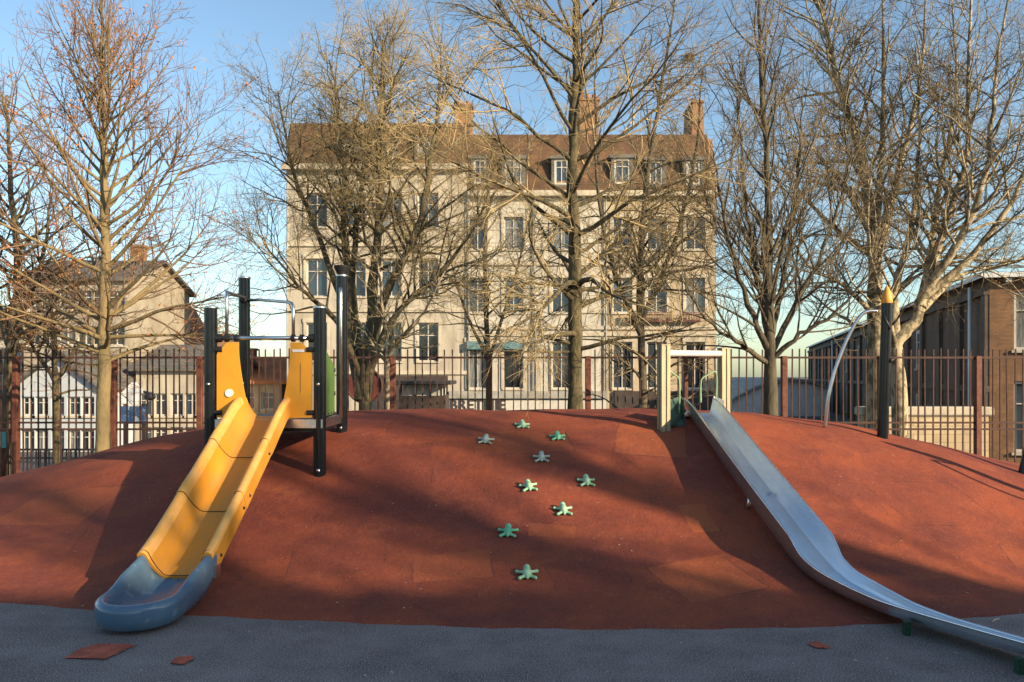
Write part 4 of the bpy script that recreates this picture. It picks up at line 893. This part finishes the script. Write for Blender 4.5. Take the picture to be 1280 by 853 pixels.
def window(par, x0, x1, z0, z1, T=None, depth=.16, bars=True, fm='frame_white', fw=.07, sill=True, pane='glass'):
    T = T or Matrix.Identity(4); b = MB(); y0, y1 = depth - .03, depth + .04
    b.box(x0, x0 + fw, y0, y1, z0, z1, T); b.box(x1 - fw, x1, y0, y1, z0, z1, T); b.box(x0 + fw, x1 - fw, y0, y1, z0, z0 + fw, T); b.box(x0 + fw, x1 - fw, y0, y1, z1 - fw, z1, T)
    if bars:
        xm = (x0 + x1) / 2; zm = z0 + (z1 - z0) * .68
        b.box(xm - .025, xm + .025, y0 + .005, y1, z0 + fw, z1 - fw, T); b.box(x0 + fw, xm - .025, y0 + .01, y1, zm - .02, zm + .02, T); b.box(xm + .025, x1 - fw, y0 + .01, y1, zm - .03, zm + .03, T)
    f = b.build('window', fm, par)
    b = MB(); b.box(x0 + .01, x1 - .01, depth + .045, depth + .07, z0 + .01, z1 - .01, T); b.build('pane', random.choice(['glass', 'glass', 'glass_dark', 'glass_curtain']), f)
    if sill:
        b = MB(); b.box(x0 - .1, x1 + .1, -.10, depth - .035, z0 - .10, z0 - .003, T); b.build('sill', 'stone', f)
    return f

YM = 48.0; GZ = -2.2
def mx_(px): return (px - CX) / F * YM
def mz_(py): return EYE - (py - H0) / F * YM
mb = thing('apartment_building', 'long cream apartment block with brown tiled mansard roof behind the trees', 'building', (0, YM, 0))
X0, X1, XS, XT = mx_(358), mx_(895), mx_(585), mx_(757)
zcl, zcr = mz_(207), mz_(240)
cols_l = [396, 444, 489, 535]; cols_r = [(597, 0), (642, 0), (702, 0), (778, 1), (821, 1), (869, 1)]
opsl, opsr, opst = [], [], []
for c in cols_l:
    for (ya, yb) in ((242, 284), (324, 371), (404, 452)): opsl.append((mx_(c - 13), mx_(c + 13), mz_(yb), mz_(ya)))
for c, k in cols_r:
    for (ya, yb) in ((272, 312), (348, 391), (428, 486)): (opst if k else opsr).append((mx_(c - 12), mx_(c + 12), mz_(yb), mz_(ya)))
b = MB(); facade(b, X0, XS - .003, GZ, zcl, opsl); b.build('wall', 'cream', mb)
b = MB(); facade(b, XS, XT, GZ, zcr, opsr); b.build('wall', 'pale', mb)
b = MB(); facade(b, XT + .003, X1, GZ, zcr, opst); b.build('wall', 'ochre', mb)
b = MB(); b.box(X0, XS - .01, .3, 11, GZ, zcl - .01); b.box(XS, X1 - .004, .3, 11, GZ, zcr - .01); b.add([(X0, 0, GZ), (X0, 0, zcl), (X0, .3, zcl), (X0, .3, GZ)], [(0, 1, 2, 3)]); b.add([(X1, 0, GZ), (X1, 0, zcr), (X1, .3, zcr), (X1, .3, GZ)], [(3, 2, 1, 0)])
b.add([(XS - .005, 0, zcr), (XS - .005, 0, zcl), (XS - .005, .3, zcl), (XS - .005, .3, zcr)], [(0, 1, 2, 3)]); b.build('side_wall', 'brick', mb)
for o_ in opsl + opsr + opst:
    window(mb, *o_)
    b = MB(); b.box(o_[0] - .16, o_[0] - .01, -.07, -.002, o_[2], o_[3] + .022); b.box(o_[1] + .01, o_[1] + .16, -.07, -.002, o_[2], o_[3] + .022); b.box(o_[0] - .2, o_[1] + .2, -.09, -.002, o_[3] + .022, o_[3] + .28)
    b.build('window_surround', 'stone', mb)
# string courses, cornices, drainpipes
b = MB()
for x0, x1, rows in ((X0, XS - .02, (306, 388, 466)), (XS, X1, (330, 410, 418))):
    for r in rows: b.box(x0, x1, -.12, -.004, mz_(r) - .11, mz_(r) + .11)
b.box(X0 - .2, XS - .02, -.45, -.005, zcl - .32, zcl); b.box(XS, X1 + .2, -.45, -.006, zcr - .32, zcr)
b.build('cornice', 'stone', mb)
b = MB(); b.box(mx_(562), mx_(757), -.5, -.01, mz_(498), mz_(489)); b.build('shop_ledge', 'grey_band', mb)
for px_ in (360, 586, 757, 668): b = MB(); b.tube([(mx_(px_), -.14, GZ), (mx_(px_), -.14, zcr - .3)], .055, 8); b.build('drainpipe', 'grey_band', mb, smooth=True)
# shop sign band with lettering
b = MB(); b.box(mx_(562), mx_(757), -.30, -.01, mz_(515), mz_(499.5)); sg_ = b.build('shop_sign', 'frame_white', mb)
cu = bpy.data.curves.new('lettering', 'FONT'); cu.body = 'BRETNIE'; cu.size = .86; cu.extrude = .02; cu.space_character = 1.04; cu.offset = .012
to = bpy.data.objects.new('lettering_curve', cu); COL.objects.link(to); bpy.context.view_layer.update()
lm = bpy.data.meshes.new_from_object(to.evaluated_get(bpy.context.evaluated_depsgraph_get())); bpy.data.objects.remove(to); lm.materials.clear()
to = link_mesh('lettering', lm, 'dark_wood', sg_); to.location = (mx_(562.5), -.33, mz_(512)); to.rotation_euler = (PI / 2, 0, 0)
# ground floor: teal blinds over the openings, dark doors on the right
for c in (597, 640): 
    b = MB(); b.box(mx_(c - 13), mx_(c + 13), -.35, -.1, mz_(437), mz_(427)); b.build('awning', 'teal_shade', mb)
b = MB(); b.box(mx_(768), mx_(890), -.22, -.02, mz_(520), mz_(489)); b.build('shopfront', 'dark_wood', mb)
b = MB(); b.box(mx_(470), mx_(560), -.22, -.02, mz_(520), mz_(470)); b.build('shopfront', 'dark_wood', mb)
for x0, x1 in ((785, 800), (806, 838), (848, 873)):
    b = MB(); b.box(mx_(x0), mx_(x1), -.55, -.13, mz_(403), mz_(401))
    for i in range(int((x1 - x0) / 2) + 1): x = mx_(x0 + 2 * i); b.box(x - .02, x + .02, -.55, -.51, mz_(401), mz_(392))
    b.box(mx_(x0), mx_(x1), -.55, -.505, mz_(392), mz_(391)); b.build('balcony', 'red_paint', mb)
# mansard roofs with dormers
def mansard(x0, x1, zc, zr, m, mats, dorm, dy, name='roof'):
    b = MB(); za = zr - .7
    b.add([(x0, -.1, zc), (x1, -.1, zc), (x1, dy, za), (x0, dy, za), (x1, dy + 3.2, zr), (x0, dy + 3.2, zr), (x1, 11, zc), (x0, 11, zc)], [(0, 1, 2, 3), (3, 2, 4, 5), (5, 4, 6, 7), (0, 3, 5, 7), (1, 6, 4, 2), (0, 7, 6, 1)]); r = b.build(name, mats[0], mb)
    for (pc, ya, yb, wd) in dorm:
        xa, xb_ = mx_(pc - wd), mx_(pc + wd); z0, z1 = mz_(yb), mz_(ya)
        b = MB(); b.box(xa - .18, xa, -.02, dy + .4, z0 - .1, z1 + .1); b.box(xb_, xb_ + .18, -.02, dy + .4, z0 - .1, z1 + .1); b.box(xa - .3, xb_ + .3, -.12, dy + .6, z1 + .102, z1 + .3); b.box(xa, xb_, -.02, dy + .4, z0 - .25, z0 - .102)
        d_ = b.build('dormer', mats[1], r)
        window(mb, xa, xb_, z0 - .1, z1 + .1, depth=.06, sill=False, fw=.13)
    return r
rl = mansard(X0, XS - .02, zcl + .004, 1.6 + .310 * (YM + 4.1), 0, ('rooftile', 'slate'), [(437, 181, 203, 9), (484, 181, 203, 9), (530, 178, 202, 9)], .9)
rr_ = mansard(XS, X1 - .3, zcr + .004, 1.6 + .2965 * (YM + 4.2), 0, ('rooftile', 'slate'), [(600, 201, 228, 8), (642, 201, 229, 11), (702, 201, 229, 9), (778, 200, 228, 10), (820, 203, 228, 9), (867, 203, 229, 9)], 1.0)
b = MB(); b.add([(XS - .008, .9, zcr), (XS - .008, .9, mz_(168)), (XS - .008, 4.1, mz_(144)), (XS - .008, 9, zcr)], [(0, 3, 2, 1)]); b.build('party_wall', 'brick', mb)
def chimney(xa, xb_, za, zb, y0, y1, pots=2, taper=0):
    b = MB(); b.add([(xa, y0, za), (xb_, y0, za), (xb_, y1, za), (xa, y1, za), (xa + taper, y0, zb), (xb_ - taper, y0, zb), (xb_ - taper, y1, zb), (xa + taper, y1, zb)], [(3, 2, 1, 0), (4, 5, 6, 7), (0, 1, 5, 4), (1, 2, 6, 5), (2, 3, 7, 6), (3, 0, 4, 7)])
    b.box(xa + taper - .08, xb_ - taper + .08, y0 - .08, y1 + .08, zb + .002, zb + .16); c = b.build('chimney', 'brick_orange', mb)
    for i in range(pots): x = xa + taper + (xb_ - xa - 2 * taper) * (i + .5) / pots; b = MB(); b.lathe((x, (y0 + y1) / 2, zb + .162), [(.17, 0), (.14, .35), (.16, .5), (.05, .5)], 10); b.build('chimney_pot', 'rooftile_orange', c, angle=40)
chimney(mx_(564), mx_(587), zcl + 1, mz_(116), 2.5, 4.5); chimney(mx_(729), mx_(754), zcr + 2, mz_(108), 2.5, 4.2, 3); chimney(mx_(868), mx_(891), zcr, mz_(118), 1.5, 4.0, 1, .25)
b = MB(); b.add([(X1 - .3, -.1, zcr), (X1 + .02, -.1, zcr), (X1 + .02, 1.0, mz_(168)), (X1 - .3, 1.0, mz_(168)), (X1 - .3, 4.2, mz_(146)), (X1 + .02, 4.2, mz_(146)), (X1 - .3, 11, zcr), (X1 + .02, 11, zcr)], [(0, 1, 2, 3), (3, 2, 5, 4), (4, 5, 7, 6), (1, 7, 5, 2), (0, 3, 4, 6)]); b.build('gable_wall', 'brick_orange', mb)

# right: long brown brick school wing
A = math.radians(-15.8)
bb = thing('brick_building', 'long low brown brick building receding at the right edge', 'building', (18.8, 31.5, 0), A)
EV = 5.55
ops = [(2.0, 3.4, 2.6, 4.9), (2.0, 3.4, -1.4, 1.4), (5.4, 6.8, 2.6, 4.9), (5.4, 6.8, -1.4, 1.4), (8.8, 10.2, 2.6, 4.9), (8.8, 10.2, -1.4, 1.4)]
ops = [(a - 1.15, c - 1.15, e, f) for a, c, e, f in ops]
b = MB(); facade(b, 0, 14, GZ, EV, ops, .25); b.build('wall', 'brick', bb)
for o_ in ops: window(bb, *o_, fw=.12)
TS = Matrix.Rotation(-PI / 2, 4, 'Z')       # side wall frame: local x runs back along the wing
TS = Matrix(((0, 1, 0, 0), (-1, 0, 0, 0), (0, 0, 1, 0), (0, 0, 0, 1)))
LW = 84
ops = []
for yy in (12, 19.5, 27, 34.5, 42, 49.5, 57, 64.5, 72): ops.append((-yy - 1.5, -yy, 2.0, 4.1)); ops.append((-yy - 1.5, -yy, -1.6, 0.6))
b = MB(); facade(b, -LW, 0, GZ, EV, ops, .25, TS); b.build('wall', 'brick_shade', bb)
for o_ in ops: window(bb, *o_, T=TS, fw=.2, depth=.03)
b = MB()
for yy in [0.02 + 3.75 * i for i in range(23)]: b.box(-.16, -.003, yy, yy + .55, GZ, EV - .75)
b.box(-.20, -.004, 0, LW, EV - .75, EV - .45); b.box(-.14, -.004, 0, LW, .95, 1.2); b.build('pilaster', 'brick_shade', bb)
b = MB(); b.add([(-.35, -.35, EV), (14, -.35, EV), (14, 8, EV + 1.3), (7, 8, EV + 1.3), (-.35, LW, EV), (7, LW, EV + 1.3)], [(0, 1, 2, 3), (0, 3, 5, 4)]); b.add([(-.35, -.35, EV - .0), (14, -.35, EV), (14, 0.5, EV - .01), (.5, .5, EV - .01), (.5, LW, EV - .01), (-.35, LW, EV)], [(0, 3, 2, 1), (0, 5, 4, 3)])
b.build('roof', 'slate', bb)
b = MB(); b.box(-.41, -.352, -.41, LW, EV - .12, EV + .06); b.box(-.352, 14, -.41, -.352, EV - .12, EV + .06); b.build('gutter', 'hall', bb)
for i in range(9): b = MB(); b.box(.5 + i * 1.1, .7 + i * 1.1, -.3, -.05, EV - .30, EV - .14); b.build('eaves_bracket', 'frame_white', bb)
for yy in (1.6, 24, 52): b = MB(); b.tube([(-.3, yy, GZ), (-.3, yy, EV - .3)], .07, 8); b.build('drainpipe', 'hall', bb, smooth=True)

# grey hall with the curved roof
hall = thing('curved_hall', 'pale grey hall with a low curved roof far behind the gate', 'building', (0, 75, 0))
def hx(px): return (px - CX) / F * 75
pr = [(hx(898), 1.6 - (508 - H0) * .075), (hx(915), 1.6 - (498 - H0) * .075), (hx(940), 1.6 - (484 - H0) * .075), (hx(962), 1.6 - (476 - H0) * .075), (hx(985), 1.6 - (472.5 - H0) * .075), (hx(1010), 1.6 - (475 - H0) * .075), (hx(1035), 1.6 - (483 - H0) * .075)]
b = MB(); b.prism([(pr[0][0], GZ)] + [(x, z - .28) for x, z in pr] + [(pr[-1][0], GZ)], Matrix.Identity(4), 20); b.build('wall', 'hall', hall)
b = MB(); top = pr; n = len(top); V = [(x, -.4, z) for x, z in top] + [(x, 20.4, z) for x, z in top] + [(x, -.4, z - .27) for x, z in top]; Fc = []
for i in range(n - 1): Fc += [(i, i + 1, n + i + 1, n + i), (2 * n + i, 2 * n + i + 1, i + 1, i)]
b.add(V, Fc); b.build('roof', 'grey_band', hall)

# houses on the left
def house(label, x0, x1, Y, dep, zc, zr, wallm, roofm, cols, rows, gable='x', rz=0, chim=None, extra=None, ww=.5, name='house'):
    h = thing(name, label, 'house', ((x0 + x1) / 2, Y, 0), rz); w2 = (x1 - x0) / 2
    ops = []
    for c in cols:
        for (za, zb) in rows: ops.append((c * w2 - ww, c * w2 + ww, za, zb))
    b = MB(); facade(b, -w2, w2, GZ, zc, ops, .2)
    if gable == 'y': b.add([(-w2, 0, zc), (w2, 0, zc), (0, 0, zr)], [(0, 1, 2)])
    b.build('wall', wallm, h)
    b = MB(); b.add([(-w2, 0, GZ), (-w2, dep, GZ), (-w2, dep, zc), (-w2, 0, zc), (w2, 0, GZ), (w2, dep, GZ), (w2, dep, zc), (w2, 0, zc)], [(0, 3, 2, 1), (4, 5, 6, 7), (1, 2, 6, 5)])
    b.add([(-w2, .25, GZ), (w2, .25, GZ), (w2, .25, zc), (-w2, .25, zc)], [(0, 1, 2, 3)])
    if gable == 'x': b.add([(-w2, 0, zc), (-w2, dep, zc), (-w2, dep / 2, zr), (w2, 0, zc), (w2, dep, zc), (w2, dep / 2, zr)], [(0, 2, 1), (3, 4, 5)])
    b.build('side_wall', wallm, h)
    b = MB(); e = .35
    if gable == 'x':
        k = (zr - zc) / (dep / 2)
        for s in (0, 1):
            ya, yb = (-e, dep / 2) if s == 0 else (dep + e, dep / 2)
            b.add([(-w2 - e, ya, zc - e * k + .03), (w2 + e, ya, zc - e * k + .03), (w2 + e, yb, zr + .03), (-w2 - e, yb, zr + .03), (-w2 - e, ya, zc - e * k + .2), (w2 + e, ya, zc - e * k + .2), (w2 + e, yb, zr + .2), (-w2 - e, yb, zr + .2)], [(3, 2, 1, 0), (4, 5, 6, 7), (0, 1, 5, 4), (1, 2, 6, 5), (2, 3, 7, 6), (3, 0, 4, 7)])
    else:
        k = (zr - zc) / w2
        for s in (-1, 1):
            b.add([(s * (w2 + e), -e, zc - e * k + .03), (0, -e, zr + .03), (0, dep + e, zr + .03), (s * (w2 + e), dep + e, zc - e * k + .03), (s * (w2 + e), -e, zc - e * k + .2), (0, -e, zr + .2), (0, dep + e, zr + .2), (s * (w2 + e), dep + e, zc - e * k + .2)], [(3, 2, 1, 0), (4, 5, 6, 7), (0, 1, 5, 4), (1, 2, 6, 5), (2, 3, 7, 6), (3, 0, 4, 7)])
    rf = b.build('roof', roofm, h)
    if chim:
        b = MB(); b.box(chim[0] - .4, chim[0] + .4, dep / 2 - .3, dep / 2 + .3, zr - 1.2, zr + chim[1]); b.box(chim[0] - .48, chim[0] + .48, dep / 2 - .38, dep / 2 + .38, zr + chim[1] + .002, zr + chim[1] + .15); b.build('chimney', 'brick_orange', rf)
    for o_ in ops: window(h, *o_, fw=.08)
    return h
def sx(px, Y): return (px - CX) / F * Y
def sz(py, Y): return EYE - (py - H0) / F * Y
Y = 46; house('tall cream house with a dark slate roof behind the left tree', sx(28, Y), sx(158, Y), Y, 9, sz(350, Y), sz(316, Y), 'dull_render', 'slate', [-.8, -.5, -.15, .2, .5, .8], [(sz(388, Y), sz(364, Y)), (sz(432, Y), sz(408, Y))], chim=(1.6, 1.0))
Y = 52; house('brick house with a steep orange roof right of the left tree', sx(150, Y), sx(212, Y), Y, 8, sz(432, Y), sz(378, Y), 'brick_orange', 'rooftile_orange', [-.45, .4], [(sz(480, Y), sz(455, Y)), (sz(530, Y), sz(500, Y))], gable='y', ww=.45)
Y = 40; house('gabled house with shade-tinted walls behind the far left fence', sx(22, Y), sx(122, Y), Y, 8, sz(482, Y), sz(444, Y), 'shade_blue', 'slate', [-.75, -.4, 0, .4, .75], [(sz(520, Y), sz(496, Y)), (sz(566, Y), sz(538, Y))], gable='y', ww=.33)
Y = 44; house('low cream terrace with white windows and a grey roof left of the play tower', sx(170, Y), sx(262, Y), Y, 8, sz(462, Y), sz(432, Y), 'cream', 'slate', [-.75, -.35, .1, .5, .8], [(sz(520, Y), sz(492, Y)), (sz(556, Y), sz(534, Y))], chim=(1.4, .7), ww=.36)
Y = 50; house('cream house with an orange tiled roof seen through the play tower', sx(268, Y), sx(352, Y), Y, 8, sz(478, Y), sz(448, Y), 'ochre', 'rooftile_orange', [-.6, 0, .6], [(sz(512, Y), sz(490, Y)), (sz(552, Y), sz(526, Y))], chim=(-1.2, .6), ww=.42)
Y = 60; house('pale house with a brown roof cut off by the left picture edge', sx(-90, Y), sx(26, Y), Y, 9, sz(420, Y), sz(385, Y), 'pale', 'rooftile', [-.5, .1, .6], [(sz(470, Y), sz(440, Y)), (sz(520, Y), sz(490, Y))], ww=.5)

# street furniture behind the fence
Y = 27
ks = thing('street_kiosk', 'street kiosk with a flat dark roof and pale glazing right of a fence post', 'kiosk', (sx(528, Y), Y, GZ))
wk = (sx(556, Y) - sx(500, Y)) / 2
MB().bevbox(-wk - .2, wk + .25, -.5, 2.2, sz(481, Y) - GZ, sz(476, Y) - GZ, .03).build('roof', 'dark_iron', ks)
MB().box(-wk, wk, 0, 1.8, 0, sz(495, Y) - GZ).build('counter', 'dark_wood', ks)
MB().box(-wk + .1, wk - .1, .1, 1.7, sz(495, Y) - GZ + .002, sz(481, Y) - GZ - .002).build('glazing', 'frame_white', ks)
for x in (-wk + .03, -wk * .3, wk * .35, wk - .03): b = MB(); b.box(x - .03, x + .03, .02, .08, sz(495, Y) - GZ, sz(481, Y) - GZ); b.build('mullion', 'dark_iron', ks)
Y = 19
rs = thing('round_sign', 'big round dark red panel with a pale half moon opening beside the tower', 'round panel', (sx(456, Y), Y, sz(482, Y)))
b = MB(); b.tube([(0, 0, 0), (0, .06, 0)], .40, 36); b.build('disc', 'red_paint', rs, angle=40)
b = MB(); ring = [(.41 * math.cos(2 * PI * i / 40), -.02, .41 * math.sin(2 * PI * i / 40)) for i in range(41)]; b.tube(ring, .025, 8, False); b.build('rim', 'rust', rs, smooth=True)
b = MB(); poly = [(.17 * math.cos(PI * i / 16), .02 + .15 * math.sin(PI * i / 16)) for i in range(17)]; b.prism(poly, Matrix.Translation((0, -.012, .02)), .01); b.build('moon_patch', 'white', rs)
b = MB(); b.box(-.05, .05, .065, .13, -2.4, .2); b.build('pole', 'dark_iron', rs)
Y = 30
ib = thing('notice_board', 'street notice board with a blue poster and small white gable between the bars', 'notice board', (sx(167, Y), Y, GZ))
for x in (-.32, .36): MB().box(x - .07, x + .07, 0, .12, 0, sz(505, Y) - GZ).build('leg', 'dark_wood', ib)
MB().box(-.48, .52, -.03, .0, sz(530, Y) - GZ, sz(508, Y) - GZ).build('poster', 'poster', ib)
MB().box(-.25, .25, -.02, .03, sz(507, Y) - GZ, sz(490, Y) - GZ).build('header_panel', 'white', ib)
b = MB(); b.prism([(-.42, sz(491, Y) - GZ), (.42, sz(491, Y) - GZ), (.1, sz(478, Y) - GZ), (-.05, sz(478, Y) - GZ)], Matrix.Translation((0, -.05, 0)), .1); b.build('gable_cap', 'white', ib)
b = MB(); b.sphere((.66, -.1, sz(496, Y) - GZ), .2, 12, 8, (1.1, .8, .75)); b.tube([(.36, 0, sz(490, Y) - GZ), (.7, -.05, sz(492, Y) - GZ)], .05, 8); b.build('lamp_head', 'dark_iron', ib, smooth=True)
Y = 12.9
pb = thing('leaning_board', 'teal board on slanted rusty legs cut off at the left picture edge', 'board', (sx(-2, Y), Y, ground(sx(-2, Y), Y)))
z0 = ground(sx(-2, Y), Y)
MB().box(-.35, .13, -.03, .0, sz(560, Y) - z0, sz(540, Y) - z0).build('panel', 'teal', pb)
for x in (-.3, .02):
    b = MB(); b.tube([(x, .03, -.05), (x + .16, .03, sz(536, Y) - z0)], .03, 8); b.build('leg', 'rust_post', pb, smooth=True)
# clipped scrub behind the fence
def shrub(label, px, Y, w_, h, seed, n=1500):
    rg = np.random.default_rng(seed); x = sx(px, Y); z = ground(x, Y); t = thing('shrub', label, 'shrub', (x, Y, z), 0)
    c = rg.normal(size=(n, 3)); c = c / np.linalg.norm(c, axis=1)[:, None] * rg.uniform(.3, 1, (n, 1)) ** .5; c = c * np.array([w_, .5, h * .5]) * (1 + .25 * np.sin(c[:, 0:1] * 7 + seed)) + np.array([0, 0, h * .5]); c[:, 2] = np.maximum(c[:, 2], .02)
    a = nrm(rg.normal(size=(n, 3))); bb_ = nrm(np.cross(a, rg.normal(size=(n, 3)))); s = rg.uniform(.02, .05, (n, 1))
    V = np.stack([c - a * s, c + bb_ * s * .5, c + a * s, c - bb_ * s * .5], 1).reshape(-1, 3)
    link_mesh('foliage', np_mesh('foliage', V, np.arange(n * 4).reshape(n, 4)), 'grass_verge', t)
    k = 14; P = np.zeros((k, 3)); D = rg.normal(size=(k, 3)) * np.array([.6, .4, 0]) + np.array([0, 0, 1.0]); pts, R = grow(P, D, np.full(k, h * .9), np.full(k, .012), np.full(k, .004), 4, .12, 0, rg); V, Q = tubes(pts, R, 5)
    link_mesh('stems', np_mesh('stems', V, Q), 'bark_dark', t)
shrub('dark low shrub behind the fence under the many stemmed tree', 440, 15.2, .8, 1.2, 1)
shrub('dark shrub behind the fence just left of the slide gate', 800, 16.5, .9, 1.5, 2)
shrub('low green shrub against the sandstone wall at the right', 1075, 16.5, .7, .9, 4)

# unseen brick building added behind the camera to shade the foreground
HB = 8.45
sb = thing('unseen_building', 'unseen brick building added behind the camera to shade the foreground', 'building', (36, -8.2, 0))
ops = []
for i in range(14):
    for z in (1, 3.7, 6.3): ops.append((-25.5 + i * 3.7, -23.9 + i * 3.7, z, z + 1.7))
TB = Matrix.Rotation(PI, 4, 'Z')
b = MB(); facade(b, -27, 27, 0, HB - .5, ops, .2, TB); b.box(-27, 27, -12, -.3, 0, HB - .5); b.build('wall', 'brick', sb)
MB().box(-27.4, 27.4, -12.4, .4, HB - .498, HB).build('roof', 'slate', sb)
for o_ in ops[:20]: window(sb, *o_, T=TB)
